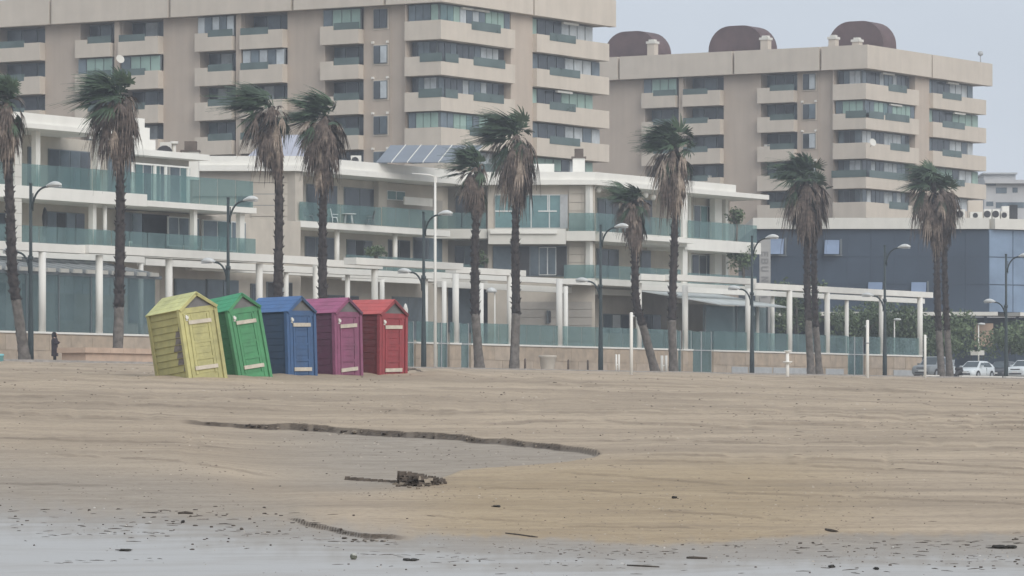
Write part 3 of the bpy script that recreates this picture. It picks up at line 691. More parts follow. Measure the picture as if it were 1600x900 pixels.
slab(F3, 884, kx3, -.8, .55, ZS1-.5, ZS1, v3, "terrace_slab", 'offwhite'); slab(E3, kx3, 1184, -.5, 4.5, ZS1-.5, ZS1, v3, "terrace_slab", 'offwhite')
rail(F3.off(-.7), 880, kx3, ZS1+.01, ZS1+1.05, v3); rail(E3.off(-.4), kx3+.5, 1064, ZS1+.01, ZS1+1.05, v3); rail(E3.off(-.2), 1075, 1183, ZS1, ZS1+.85, v3)
window(W3, 933, 966, 309, 365, v3, 'dmd'); window(W3, 1003, 1018, 312, 365, v3, 'd'); post(W3, 970, 1001, ZS2, ZR0-.01, v3, -.06, .06, 'greystone', 'panel'); window(W3, 932, 966, 388, 432, v3, 'dd'); window(W3, 1000, 1016, 391, 434, v3, 'd')
window(W3, 1083, 1115, 320, 372, v3, 'dtd', 'wframe'); window(W3, 1080, 1114, 397, 436, v3, 'ddm', 'wframe')
for a, b in ((1076,1080),(1117,1128),(1134,1138)): post(W3.off(-.8), a, b, ZS2, ZR0-.01, v3, 0, .5); post(W3.off(-.8), a, b, ZS1, ZS2-.96, v3, 0, .5)
for x, z in ((934,17.9),(943.5,17.8),(1029,17.6),(1017,17.7)):
    mb = MB(); c = E3.p(x, .5); mb.lathe([(.02,-.26),(.18,-.2),(.26,0),(.18,.2),(.02,.26)], 10, (*c, z)); part("globe_lamp", mb, M['offwhite'], v3)
# ground floor
window(F3.off(2.9), 690, 790, 447, 520, v3, 'dmxd'); window(W3, 855, 898, 485, 505, v3, 'xx'); window(W3, 942, 982, 490, 520, v3, 'mcd', 'frame'); window(W3, 1003, 1032, 491, 520, v3, 'dd')
for r_ in range(6): slab(F3, 800, 925, .48, .59, 5.4+r_*.62, 5.99+r_*.62, v3, "stone_course", 'greystone')
GR = PU(172.5)
mb = MB(); GR.box(mb, 1102, 1200, 0, .06, ZG, 9.0); part("glass_wall", mb, M['clear'], v3); slab(GR, 1100, 1198, 3.0, 3.3, PZ, 9.2, v3, "inner_wall", 'cream'); slab(GR, 1103, 1150, .25, .28, ZG+.8, 8.95, v3, "added_pale_panel", 'awning'); slab(GR, 1152, 1180, .25, .28, ZG+.5, 8.95, v3, "added_pale_panel", 'awning')  # pale panels behind the glass are added to lighten the room
for x in (1102, 1151, 1199): slab(GR, x-.7, x+.7, -.04, .1, ZG, 9.05, v3, "glazing_bar", 'frame')
s0, s1 = s_at(1097,172), s_at(1203,172)
mb = MB(); mb.hexa([(*xy(s0,170.4),8.95),(*xy(s1,170.4),8.95),(*xy(s1-3,176),10.1),(*xy(s0-4,176),10.1),(*xy(s0,170.4),9.05),(*xy(s1,170.4),9.05),(*xy(s1-3,176),10.2),(*xy(s0-4,176),10.2)]); part("awning", mb, M['awning'], v3)

# --- roof-top equipment: things standing on the roofs
def roof_thing(name, label, cat, x0, x1, yt, z0, Yp, m, extra=None):
    zt = (HY-yt)*Yp/FPX; a, b = K(x0)*Yp, K(x1)*Yp; o = thing(name, label, cat, ((a+b)/2, Yp+.5, z0))
    mb = MB(); mb.box(a, b, Yp, Yp+1.0, z0, zt); part("casing", mb, M[m], o); w = b-a
    if extra == 'fan':
        mb = MB(); mb.lathe([(w*.12,0),(w*.3,.01)], 16, (0,0,0)); me = MB()
        n = 14; c = (a+w*.42, Yp-.02, (z0+zt)/2); r = (zt-z0)*.36
        me.add([c]+[(c[0]+r*math.cos(i*2*math.pi/n), c[1]-.01, c[2]+r*math.sin(i*2*math.pi/n)) for i in range(n)], [(0,1+(i+1) % n,1+i) for i in range(n)]); part("fan_grille", me, M['darkbox'], o)
    if extra == 'cowl':
        mb = MB(); mb.box(a-.1, b+.1, Yp-.1, Yp+1.1, zt+.002, zt+.12); mb.box(a+w*.15, b-w*.12, Yp+.1, Yp+.9, zt+.12, zt+.75); part("cowl", mb, M['brownbox'], o)
    return o
roof_thing("chimney_stack", "white chimney with dark cowl on the leftmost villa's roof end", "chimney", 284, 310, 237, 17.0, 318, 'white', 'cowl')
roof_thing("chimney_stack", "white chimney with brown cowl on the rightmost cream villa's roof, beside the tall palm", "chimney", 895, 914, 247, ZR1, 352, 'white', 'cowl')
roof_thing("air_conditioner", "air conditioner on the middle villa's roof with dark fan, behind the palm's skirt", "air conditioner", 548, 564, 243, ZR1, 336, 'offwhite', 'fan')
roof_thing("air_conditioner", "plain white roof unit beside the tall palm's crown", "air conditioner", 834, 866, 256, ZR1, 353, 'white', None)
roof_thing("air_conditioner", "grey roof unit with dark face on the leftmost villa's stepped roof", "air conditioner", 250, 267, 222, 17.9, 316, 'offwhite', 'fan')
mb = MB(); c = (K(272)*317, 317); mb.cyl(c, .14, .14, 17.6, 19.5, 10); mb.cyl(c, .30, .30, 19.45, 19.65, 10); solo("vent_pipe", mb, M['offwhite'], (*c, 17.6), "slim white vent pipe with a flat cap on the leftmost villa's roof", "vent pipe")
# solar panels: a rack of six on the middle villa, and one big sloped sheet
o = thing("solar_rack", "row of pale blue solar panels leaning back on the white roof", "solar panels", (K(655)*336, 338, ZR1+.1))
for i in range(6):
    x0 = 588+i*24.5; a0, a1 = K(x0)*334, K(x0+23.2)*334; sh = .95
    mb = MB(); mb.hexa([(a0,334,ZR1+.12),(a1,334,ZR1+.12),(a1+sh,338,ZR1+1.62),(a0+sh,338,ZR1+1.62),(a0,334,ZR1+.17),(a1,334,ZR1+.17),(a1+sh,338,ZR1+1.67),(a0+sh,338,ZR1+1.67)]); p_ = part("solar_panel", mb, M['solar'], o)
    mb = MB(); mb.hexa([(a1+.01,334,ZR1+.1),(a1+.06,334,ZR1+.1),(a1+.06+sh,338,ZR1+1.6),(a1+.01+sh,338,ZR1+1.6),(a1+.01,334,ZR1+.22),(a1+.06,334,ZR1+.22),(a1+.06+sh,338,ZR1+1.72),(a1+.01+sh,338,ZR1+1.72)]); part("panel_rail", mb, M['white'], p_)
a0, a1 = K(378)*332, K(488)*332
mb = MB(); mb.hexa([(a0,332,ZR1+.1),(a1+1.6,332,ZR1+.1),(a1,335.5,ZR1+2.3),(a0+2.0,335.5,ZR1+2.3),(a0,332.1,ZR1+.1),(a1+1.6,332.1,ZR1+.1),(a1,335.6,ZR1+2.3),(a0+2.0,335.6,ZR1+2.3)])
solo("skylight_sheet", mb, mat('lilac_glazing', (.42,.43,.49), .35, .06, .5, 0, .4), (a0+2, 333, ZR1+.1), "large sloping pale lilac sheet on the roof between two palms", "skylight")

# --- garden wall with stone facing, coping, glass and gates
GWt = 166.0; GWp = PU(GWt); GZ = 5.28
gw = thing("garden_wall", "long tan stone garden wall topped with teal glass panels along the promenade", "garden wall", (*xy(s_at(700,166),166.2), PZ))
gates = [(636,650),(684,702.5),(721,736),(1060,1067.5),(1083,1115),(1325,1352)]
xs = [-80]; spans = []
for a, b in gates: spans.append((xs[-1], a)); xs.append(b)
spans.append((xs[-1], 1441))
for a, b in spans:
    slab(GWp, a, b, .06, .5, PZ-.1, GZ-.12, gw, "wall_core", 'tan')
    s0, s1 = s_at(a,GWt), s_at(b,GWt); L = s1-s0; nn = max(1, round(L/2.1))
    for r_ in range(2):
        ofs = (L/nn)*.5 if r_ % 2 else 0; cut = [s0]+[s0+ofs+L/nn*i for i in range(0 if r_ % 2 else 1, nn)]+[s1]
        for c0, c1 in zip(cut[:-1], cut[1:]):
            if c1-c0 < .1: continue
            mb = MB(); dd = rng.uniform(0,.018); mb.st(c0+.012, c1-.012, GWt+dd, GWt+.058, PZ-.05+r_*.95, PZ-.05+r_*.95+.925+(.0 if r_ == 0 else .01)); part("stone_block", mb, M['tan' if rng.random() < .7 else 'tan2'], gw)
    slab(GWp, a, b, -.04, .52, GZ-.118, GZ, gw, "coping", 'white')
    if a > 230: rail(GWp.off(.2), a+.3, b-.3, GZ+.004, GZ+1.42, gw)
for a, b in gates:
    n = 2 if b-a > 16 else 1; w_ = (b-a)/n
    for i in range(n):
        mb = MB(); GWp.box(mb, a+w_*i+.6, a+w_*(i+1)-.6, .2, .26, PZ+.05, GZ+1.35); g_ = part("gate", mb, M['rail'], gw)
        mb = MB(); GWp.box(mb, a+w_*i+.1, a+w_*i+.58, .17, .29, PZ+.02, GZ+1.38); GWp.box(mb, a+w_*(i+1)-.58, a+w_*(i+1)-.1, .17, .29, PZ+.02, GZ+1.38); GWp.box(mb, a+w_*i+.6, a+w_*(i+1)-.6, .17, .29, GZ-.1, GZ-.02); part("gate_frame", mb, M['metal'], g_)
for a, b in ((1143,1168),(1170,1206),(1208,1262),(1290,1318),(1396,1437)):
    slab(GWp, a, b, -.03, -.004, PZ-.02, PZ+.78, gw, "vent_plate", 'metal')
slab(GWp, -80, 134, -1.1, -.08, PZ-.2, PZ+.32, gw, "plinth_step", 'metal')

# --- pergolas: white round columns carrying flat beams
def pergola(label, beams, cols, rear):
    o = thing("pergola", label, "pergola", (*xy(s_at(cols[0] if cols else beams[0][0],166.2),166.2), GZ))
    for x0, x1, t, z1, h, d in beams:
        mb = MB(); PU(t).box(mb, x0, x1, 0, d, z1-h, z1); part("beam", mb, M['white'], o)
    for x in cols: column(PU(166.2), x, .225, GZ, 10.08, o)
    for x, t in rear: column(PU(t), x, .17, PZ, 9.95, o)
    return o
pergola("white pergola with round columns in front of the leftmost villa, running behind the yellow hut", [(-80,138.5,166.0,10.62,.50,.9),(139,497,165.7,10.66,.50,1.0),(-80,226,170.6,10.42,.42,.7),(228,505,170.9,10.3,.42,.7),(300,600,173.5,10.2,.35,.5)], [66,155,264,405,494], [(220,170.8),(447,171.2),(543,173.6)])
pergola("white pergola of three staggered beams above the red and purple huts", [(508,598,165.9,10.55,.45,1.0),(557,724,162.6,10.58,.45,1.0),(506,690,171.5,10.35,.40,.7),(545,668,175.0,10.2,.45,.6)], [585.5,712], [(597,174.5),(543,172.0),(694,174.0),(665,172)])
pergola("white pergola beams in the middle, between the flagpole and the paired palms", [(713,822,166.1,10.55,.42,.9),(676,1003,176.2,10.72,.40,.6),(690,1003,178.2,10.2,.45,.4)], [797,874], [(752,174),(884,172.8)])
pergola("white pergola carrying a stepped beam in front of the rightmost cream villa's awning", [(1002,1062,165.2,10.72,.45,.9),(1057,1182,164.2,10.75,.45,1.0),(1000,1184,172.5,10.35,.42,.6)], [998,1070.5,1169], [(1183,172.5)])
pergola("white pergola with open beams ending in front of the slate blue building", [(1180,1458,166.0,10.55,.46,.9),(1182,1445,171.5,10.3,.4,.6)], [1233.5,1292.5,1377.5,1437.5], [(1207,172),(1323,171.8)])
# ------------------------------------------------------------------ slate blue building, sign pylon, far building
F4 = PF(402.0)
b4 = thing("office_building", "slate blue panelled building with white parapet and open windows behind the car park", "building", (K(1400)*402, 408, PZ))
kx4 = 1545
slab(F4, 1176, kx4, 0, 25, 9.6, 17.05, b4, "wall", 'slate')
for i in range(10):
    for r_ in range(3):
        x0 = 1176+i*36.9; slab(F4, x0+.15, x0+36.75, -.06-.004*((i+r_) % 2), -.002, 9.6+r_*2.48+.02, 9.6+(r_+1)*2.48-.02, b4, "wall_panel", 'slate')
c0 = F4.p(kx4); c1 = (c0[0]+14, c0[1]+8.5)
dx, dy = (c1[0]-c0[0])/16.4, (c1[1]-c0[1])/16.4
def side(mb, a0, a1, d0, d1, z0, z1):
    q = [(c0[0]+dx*a-dy*d, c0[1]+dy*a+dx*d) for a, d in ((a0,d0),(a1,d0),(a1,d1),(a0,d1))]
    mb.hexa([(*p, z0) for p in q]+[(*p, z1) for p in q])
mb = MB(); side(mb, 0, 16.4, .05, 14, 9.6, 17.05); part("glass_wing", mb, M['slate'], b4)
for i in range(6):
    for r_ in range(3):
        mb = MB(); side(mb, i*2.7+.04, i*2.7+2.66, -.03, .045, 9.6+r_*2.48+.04, 9.6+(r_+1)*2.48-.04); part("pane", mb, M['slateglass'], b4)
slab(F4, 1176, kx4, -.5, 25, 17.06, 18.05, b4, "parapet", 'offwhite'); mb = MB(); side(mb, .28, 16.4, -.55, 14, 17.06, 18.0); part("parapet", mb, M['offwhite'], b4)
slab(F4, 1176, kx4+10, -2.2, 0.0, 9.25, 9.58, b4, "canopy", 'offwhite'); mb = MB(); side(mb, 2, 16.4, -2.0, 2, 9.25, 9.575); part("canopy", mb, M['offwhite'], b4)
slab(F4, 1176, 1650, 3.5, 12, PZ, 9.2, b4, "ground_floor_wall", 'slate')
for i in range(9): slab(F4, 1190+i*50, 1194+i*50, 1.0, 1.4, PZ, 9.25, b4, "support_column", 'slate')
for x0, x1, yt, yb in ((1204.5,1226,373,397.5),(1290,1313,375,397.5),(1358,1380.5,441,456),(1425.5,1449,441,458)):
    zt, zb = F4.z(0,yt), F4.z(0,yb); X0, X1 = K(x0)*401, K(x1)*401
    mb = MB(); mb.hexa([(X0-.12,401.0,zb),(X1-.12,401.0,zb),(X1-.12,401.05,zb),(X0-.12,401.05,zb),(X0,401.9,zt),(X1,401.9,zt),(X1,401.95,zt),(X0,401.95,zt)]); w = part("open_window", mb, M['skyglass'], b4)
    mb = MB(); mb.box(X0-.05, X1+.25, 401.80, 401.93, zb-.15, zb-.02); mb.box(X1+.05, X1+.2, 401.75, 401.93, zb, zt+.1); part("window_frame", mb, M['frame'], w)
slab(PF(406), 1517, 1546, -3.2, -2.9, F4.z(0,541), F4.z(0,505), b4, "stone_panel", 'pink')
# roof-top machines
for i, (x0, x1, yt, m_, ex) in enumerate(((1494,1508,327,'offwhite','fan'),(1516,1535,331,'offwhite','fan'),(1538,1549,327,'white','fan'),(1551,1562,327,'white','fan'),(1564,1576,330,'offwhite','fan'),(1513,1536,313,'band',None),(1578,1590,320,'darkbox',None),(1566,1577,322,'white',None))):
    lab = ["grey fan unit nearest the palm on the slate building's roof","wide low fan unit in front of the beige roof box","white fan unit just right of the beige roof box","white fan unit third along the roof row","fan unit at the far end of the roof row","beige roof box standing above the fan units","dark tilted box at the end of the roof","small white hood beside the dark roof box"][i]
    roof_thing("roof_unit", lab, "roof unit", x0, x1, yt, 18.05, 404+.0+(1.8 if i >= 5 else 0)+i*.01, m_, ex)
# sign pylon with vertical lettering
py = thing("sign_pylon", "grey vertical sign pylon with raised lettering beside the slate building", "sign", (K(1195)*392, 392, PZ))
mb = MB(); mb.box(K(1187)*392, K(1204)*392, 392, 392.6, PZ, (HY-374)*392/FPX); part("panel", mb, mat('pylon_grey', (.40,.39,.375), .8, .08, 1), py)
fm = mat('pylon_letters', (.27,.265,.26), .8, .08, 1)
STROKES = {"E":[(0,0,.18,1),(.18,0,.7,.18),(.18,.41,.62,.59),(.18,.82,.7,1)], "B":[(0,0,.18,1),(.18,0,.58,.17),(.18,.42,.58,.58),(.18,.83,.58,1),(.55,.12,.72,.46),(.55,.54,.72,.88)], "U":[(0,.12,.18,1),(.15,0,.58,.18),(.55,.12,.72,1)], "N":[(0,0,.18,1),(.18,.62,.34,.9),(.30,.36,.46,.66),(.42,.1,.58,.4),(.56,0,.74,1)], "A":[(0,0,.17,.6),(.08,.5,.28,.86),(.24,.8,.50,1),(.46,.5,.66,.86),(.57,0,.74,.6),(.17,.26,.57,.42)]}
for ch, yy in (("E",397),("B",408),("U",420),("N",436),("A",461)):
    mb = MB(); sz = .62; cx = K(1195)*392; cz = (HY-yy)*392/FPX
    for a0, b0, a1, b1 in STROKES[ch]: mb.box(cx+(b0-.5)*sz, cx+(b1-.5)*sz, 391.95, 391.998, cz-(a1-.36)*sz, cz-(a0-.36)*sz)
    part("letter", mb, fm, py)
# far building
F5 = PF(540.0); b5 = thing("far_building", "hazy grey building with flat roof beyond the slate building", "building", (K(1580)*540, 545, PZ))
slab(F5, 1538, 1700, 0, 20, PZ, F5.z(0,282), b5, "wall", 'far'); slab(F5, 1540, 1590, 2, 10, F5.z(0,282), F5.z(0,271), b5, "roof_room", 'far'); slab(F5, 1538, 1592, 1.5, 10.5, F5.z(0,271), F5.z(0,268.5), b5, "roof_edge", 'metal')
slab(F5, 1538, 1700, -.8, 0, F5.z(0,287), F5.z(0,281.5), b5, "roof_band", 'far')
for x0, x1, yt, yb in ((1556,1573,293,302),(1582,1590,293,301),(1541,1552,315,322),(1556,1600,316,325),(1540,1556,285,290)): slab(F5, x0, x1, -.05, .0, F5.z(0,yb), F5.z(0,yt), b5, "window", 'mid')

# ------------------------------------------------------------------ trees and bushes
def leaf_cloud(mb, c, rx, ry, rz, n, size, R):
    lobes = [(Vector((R.uniform(-.6,.6)*rx, R.uniform(-.6,.6)*ry, R.uniform(-.45,.5)*rz)), R.uniform(.38,.6)) for _ in range(9)]
    for i in range(n):
        lc, lr = R.choice(lobes)
        d = Vector((R.gauss(0,1), R.gauss(0,1), R.gauss(0,1))).normalized()*(R.random()**.4)*lr
        p = Vector(c)+lc+Vector((d.x*rx, d.y*ry, d.z*rz))
        a = Vector((R.gauss(0,1), R.gauss(0,1), R.gauss(0,1))).normalized(); b_ = a.cross(Vector((R.gauss(0,1), R.gauss(0,1), R.gauss(0,1)))).normalized()
        s = size*R.uniform(.6,1.4)
        mb.add([p-a*s, p+b_*s*.5, p+a*s, p-b_*s*.5], [(0,1,2,3)])
def tree(name, label, x, yc, Yp, rx, rz, n, seed, cat="tree", size=.16, z0=PZ):
    R = random.Random(seed); X = K(x)*Yp; zc = (HY-yc)*Yp/FPX
    o = thing(name, label, cat, (X, Yp, z0))
    mb = MB(); mb.tube([(X,Yp,z0-.1),(X+.1,Yp,z0+(zc-z0)*.5),(X,Yp,zc)], [.16,.12,.06], 8)
    for i in range(6):
        a = R.uniform(0, 6.28); mb.tube([(X,Yp,z0+(zc-z0)*.55),(X+rx*.3*math.cos(a),Yp+rx*.3*math.sin(a),zc-.1*rz),(X+rx*.6*math.cos(a),Yp+rx*.6*math.sin(a),zc+R.uniform(-.1,.4)*rz)], [.07,.05,.02], 6)
    part("trunk", mb, M['bark'], o)
    mb = MB(); leaf_cloud(mb, (X,Yp,zc), rx, rx*.9, rz, n, size, R); part("crown", mb, M['bush'], o)
    return o
tree("garden_tree", "round green tree seen between the pergola columns beside the double palm", 1345, 505, 384, 3.4, 2.6, 3600, 11)
tree("garden_tree", "grey green tree at the end of the pergola, behind the white car's row", 1428, 512, 382, 3.0, 2.6, 3200, 12)
tree("garden_tree", "broad green tree behind the double palm nearest the car park", 1482, 525, 380, 2.8, 2.4, 2800, 13)
tree("garden_tree", "pale green tree just right of the sign pylon", 1245, 480, 386, 2.6, 3.0, 2600, 14)
tree("garden_tree", "leafy tree over the parked dark car", 1572, 528, 386, 2.9, 2.2, 3400, 15)
tree("garden_tree", "low tree hidden behind the pergola's last columns", 1395, 530, 388, 3.2, 2.0, 2600, 16)
tree("terrace_plant", "spiky green plant in a pot on the rightmost cream villa's upper terrace", 1149, 337, 365, .75, .8, 420, 17, "plant", .14, ZS2)
tree("terrace_plant", "bushy dry plant on the rightmost cream villa's lower terrace", 1160, 404, 366, 1.5, 1.2, 900, 18, "plant", .13, ZS1)
tree("terrace_plant", "dark bush on the middle villa's lower terrace behind the railing", 588, 393, 327, 1.0, .5, 500, 19, "plant", .12, ZS1)
tree("terrace_plant", "small bush at the rightmost cream villa's first floor railing beside the palm", 757, 404, 345, .4, .7, 260, 20, "plant", .1, ZS1)

# ------------------------------------------------------------------ palms
WIND = Vector((-1.0, .18, .10))
def fan_leaf(mb, base, d, pl, bl, nseg, spread, wind, droop, R, w=.055, fold=.25):
    d = d.normalized(); up = Vector((0,0,1)); side_ = d.cross(up)
    if side_.length < .05: side_ = Vector((1,0,0))
    side_.normalize(); nr = side_.cross(d).normalized()
    pts = []
    for i in range(4):
        r = pl*i/3; pts.append(base+d*r-up*droop*.25*r*r+WIND*wind*.12*r*r)
    pw = .03
    vs_ = []; fs_ = []
    for i, p in enumerate(pts): vs_ += [p-side_*pw, p+side_*pw]
    fs_ = [(2*i, 2*i+1, 2*i+3, 2*i+2) for i in range(3)]
    mb.add(vs_, fs_)
    tip = pts[-1]; dd = (pts[-1]-pts[-2]).normalized(); sd = dd.cross(up)
    sd = sd.normalized() if sd.length > .05 else side_
    nn = sd.cross(dd).normalized()
    for i in range(nseg):
        ph = (i/(nseg-1)-.5)*spread+R.uniform(-.05,.05); L = bl*(1-.22*abs(ph)/(spread*.5+.01))*R.uniform(.82,1.12)
        q = (dd*math.cos(ph)+sd*math.sin(ph)+nn*(-fold*abs(math.sin(ph)))).normalized()
        wd = q.cross(nn).normalized(); vs_ = []; jit = R.uniform(.7,1.4)
        for r, ww in ((0,.25),(.45,1.0),(.8,.62),(1.0,.06)):
            rr = L*r; p = tip+q*rr-up*droop*jit*.55*rr*rr+WIND*wind*jit*.26*rr*rr
            vs_ += [p-wd*w*ww, p+wd*w*ww+nn*.015]
        mb.add(vs_, [(2*j, 2*j+1, 2*j+3, 2*j+2) for j in range(3)])
def palm(label, path, crown, seed, tt=155.6, gr=1.0, skirt=2.6, skirt_w=1.0, nleaf=44, wind=1.0, lean=0.0, bare=.28, trad=.262):
    R = random.Random(seed); pl = PU(tt); pts = []
    for x, y in path:
        Y = Y_t(x, tt); pts.append(Vector((K(x)*Y, Y, (HY-y)*Y/FPX)))
    Y = Y_t(crown[0], tt); cc = Vector((K(crown[0])*Y, Y, (HY-crown[1])*Y/FPX))
    pts[0].z = PZ-.3; pts.append(cc)
    # smooth the trunk line
    line = []
    for i in range(len(pts)-1):
        for q in range(6):
            f = q/6; p0 = pts[max(i-1,0)]; p1 = pts[i]; p2 = pts[i+1]; p3 = pts[min(i+2,len(pts)-1)]
            line.append(.5*((2*p1)+(p2-p0)*f+(2*p0-5*p1+4*p2-p3)*f*f+(3*p1-p0-3*p2+p3)*f**3))
    line.append(pts[-1]); n = len(line)
    o = thing("palm_tree", label, "palm tree", tuple(pts[0]+Vector((0,0,.3))), "wind-blown palms along the promenade")
    H = [(p-line[0]).length for p in line]; Ht = H[-1]
    def rad(h): return trad*(1.20-.45*min(1,h/Ht)+.35*max(0,1-h/1.2))
    lo = [i for i in range(n) if H[i] <= Ht*bare+.01]; k0 = lo[-1]
    def tubeseg(i0, i1, jit):
        P, Rr = [], []
        for i in range(i0, i1):
            for q in range(4):
                f = q/4; P.append(line[i].lerp(line[i+1], f)); Rr.append(rad(H[i]+(H[i+1]-H[i])*f)*(1+R.uniform(-jit,jit)))
        P.append(line[i1]); Rr.append(rad(H[i1])); return P, Rr
    mb = MB(); P, Rr = tubeseg(0, max(k0,1), .05); mb.tube(P, Rr, 12); part("trunk", mb, M['bark'], o)
    mb = MB(); P, Rr = tubeseg(max(k0,1), n-1, .12); mb.tube(P, [r*1.0 for r in Rr], 11)
    for i in range(420):            # stubs of old leaf bases
        h = R.uniform(H[max(k0,1)]-.3, Ht-.5); j = max(q for q in range(n-1) if H[q] <= h+.3 or q == 0); j = min(j, n-2)
        f = (h-H[j])/(H[j+1]-H[j]+1e-6); p = line[j].lerp(line[j+1], max(0,min(1,f))); a = R.uniform(0,6.28); r = rad(h)
        d = Vector((math.cos(a), math.sin(a), 0)); sd = Vector((-math.sin(a), math.cos(a), 0)); w = R.uniform(.03,.08); L = R.uniform(.05,.19)
        b0 = p+d*r*.9; mb.add([b0-sd*w, b0+sd*w, b0-Vector((0,0,.16)), b0+d*L+Vector((0,0,R.uniform(.02,.2)))], [(0,1,3),(1,2,3),(2,0,3)])
    part("leaf_base_sheath", mb, M['boot'], o)
    mb = MB(); clumps = [(R.uniform(0, 2*math.pi), math.asin(R.uniform(.05, .98))) for _ in range(13)]
    for i in range(int(nleaf*1.25)):           # living leaves, standing up in uneven clumps and blown over
        if R.random() < .75: a, e = R.choice(clumps); a += R.gauss(0,.30); e += R.gauss(0,.20)
        else: a = R.uniform(0, 2*math.pi); e = math.asin(R.uniform(-.2,.95))
        d = Vector((math.cos(a)*math.cos(e), math.sin(a)*math.cos(e), math.sin(e)))
        d = (d+Vector((-.60*wind+lean,0,.20))).normalized()
        fan_leaf(mb, cc+Vector((R.uniform(-.1,.1),R.uniform(-.1,.1),R.uniform(-.35,.15))), d, gr*R.uniform(.42,1.12), gr*R.uniform(.7,1.22), 14, R.uniform(1.9,3.0), wind*R.uniform(.7,2.6), R.uniform(.15,.6)+.5*max(0,-d.z), R, .046*gr+.010)
    for i in range(int(nleaf*.22)):  # older leaves hanging round the rim, still olive
        a = R.uniform(0, 2*math.pi); e = R.uniform(-.6,.15)
        d = Vector((math.cos(a)*math.cos(e)*skirt_w-.25*wind, math.sin(a)*math.cos(e), math.sin(e)))
        fan_leaf(mb, cc-Vector((0,0,R.uniform(.1,.7))), d, gr*R.uniform(.5,1.0), gr*R.uniform(.6,1.0), 11, R.uniform(1.4,2.3), wind*R.uniform(.4,1.2), R.uniform(.8,1.8), R, .045)
    part("crown", mb, M['frond'], o)
    mb = MB(); ml = MB(); ph = [R.uniform(0,6.28) for _ in range(3)]
    for i in range(int(108*skirt/2.6)):
        u = R.random(); h = u**1.15*skirt*.9; a = R.uniform(0, 2*math.pi)
        p = cc-Vector((0,0,.15+h*.80)); j = min(range(n), key=lambda q: abs(line[q].z-p.z)); p.x = line[j].x; p.y = line[j].y
        lump = 1+.30*math.sin(2*a+ph[0]+h*1.7)+.22*math.sin(3*a+ph[1]-h*2.6)
        out = (1.05-.92*u)*skirt_w*R.uniform(.5,1.45)*lump
        d = Vector((math.cos(a)*out, math.sin(a)*out, -.12-.80*u+(.9 if u < .22 else 0)*R.random()))+Vector((-.30*wind*(1-u),0,0))
        p = p+Vector((math.cos(a), math.sin(a), 0))*.2
        fan_leaf(ml if R.random() < .20 else mb, p, d, R.uniform(.40,1.05)*(1-.5*u)*gr, R.uniform(.50,1.0)*(1-.35*u)*gr, 8, R.uniform(.8,1.9), wind*.5*(1-u), 2.4*R.uniform(.4,1.5), R, .050, .6)
    part("dead_fronds", mb, M['dead'], o); part("dry_fronds", ml, M['dry'], o)
    return o
palm("palm cut by the frame's edge with curved pale trunk beside the hooded person", [(40,575),(30,500),(20,430),(16,330),(12,240)], (10,158), 1, gr=1.05, skirt=2.9, skirt_w=.8, bare=.27, lean=.15)
palm("tall palm with big dry skirt rising from behind the planter, crown against a dish", [(183,575),(186,480),(188,330),(187,260)], (184,150), 2, gr=1.25, skirt=3.3, skirt_w=1.35, bare=.25)
palm("palm bent by the wind above the green hut, skirt swept left", [(433,590),(434,470),(436,330),(434,255)], (424,166), 3, gr=1.2, skirt=3.4, skirt_w=.75, wind=1.35, bare=.2)
palm("palm with the widest shaggy brown skirt, above the purple hut", [(505,590),(504,470),(504,350),(506,290)], (508,182), 4, gr=1.15, skirt=3.9, skirt_w=1.25, wind=1.1, bare=.2)
palm("smaller palm with separate brown beard, just right of the flagpole", [(750,580),(743,490),(742,400),(744,330)], (746,262), 5, gr=1.0, skirt=2.5, skirt_w=.6, nleaf=34, wind=1.2, bare=.30)
palm("tall palm standing beside the smaller bearded palm near the stone pot", [(803,582),(806,490),(805,380),(806,310)], (808,212), 6, gr=1.35, skirt=3.6, skirt_w=1.1, nleaf=50, wind=.85, bare=.27)
palm("leaning palm whose pale trunk slants to the ground beside the white beach post", [(1026,592),(1006,515),(994,470),(992,410),(991,370)], (993,312), 7, gr=1.05, skirt=2.8, skirt_w=.6, nleaf=38, wind=.9, bare=.36)
palm("tall straight palm in front of the rightmost cream villa's corner column", [(1053,588),(1050,500),(1053,400),(1055,310)], (1055,228), 8, gr=1.35, skirt=3.6, skirt_w=.95, nleaf=46, wind=.8, bare=.27)
palm("double palm's thicker trunk with green crown, in front of the pergola near the shower", [(1268,592),(1263,500),(1261,430),(1261,360)], (1258,278), 9, gr=1.3, skirt=3.9, skirt_w=1.15, wind=.55, bare=.30, trad=.245)
palm("double palm's thinner trunk behind the shower column, crown mostly brown", [(1281,592),(1275,510),(1272,430),(1272,360)], (1270,292), 10, tt=156.6, gr=1.0, skirt=3.4, skirt_w=1.1, nleaf=22, wind=.4, bare=.30, trad=.22)
palm("double palm beside the parked cars, trunk nearer the garden wall", [(1472,595),(1466,500),(1464,430),(1464,370)], (1458,285), 11, gr=1.35, skirt=4.2, skirt_w=1.2, wind=.5, bare=.30, trad=.245)
palm("double palm beside the parked cars, trunk nearer the white hatchback", [(1485,595),(1479,500),(1476,430),(1476,370)], (1474,296), 12, tt=156.6, gr=1.05, skirt=4.0, skirt_w=1.1, nleaf=24, wind=.4, bare=.30, trad=.23)

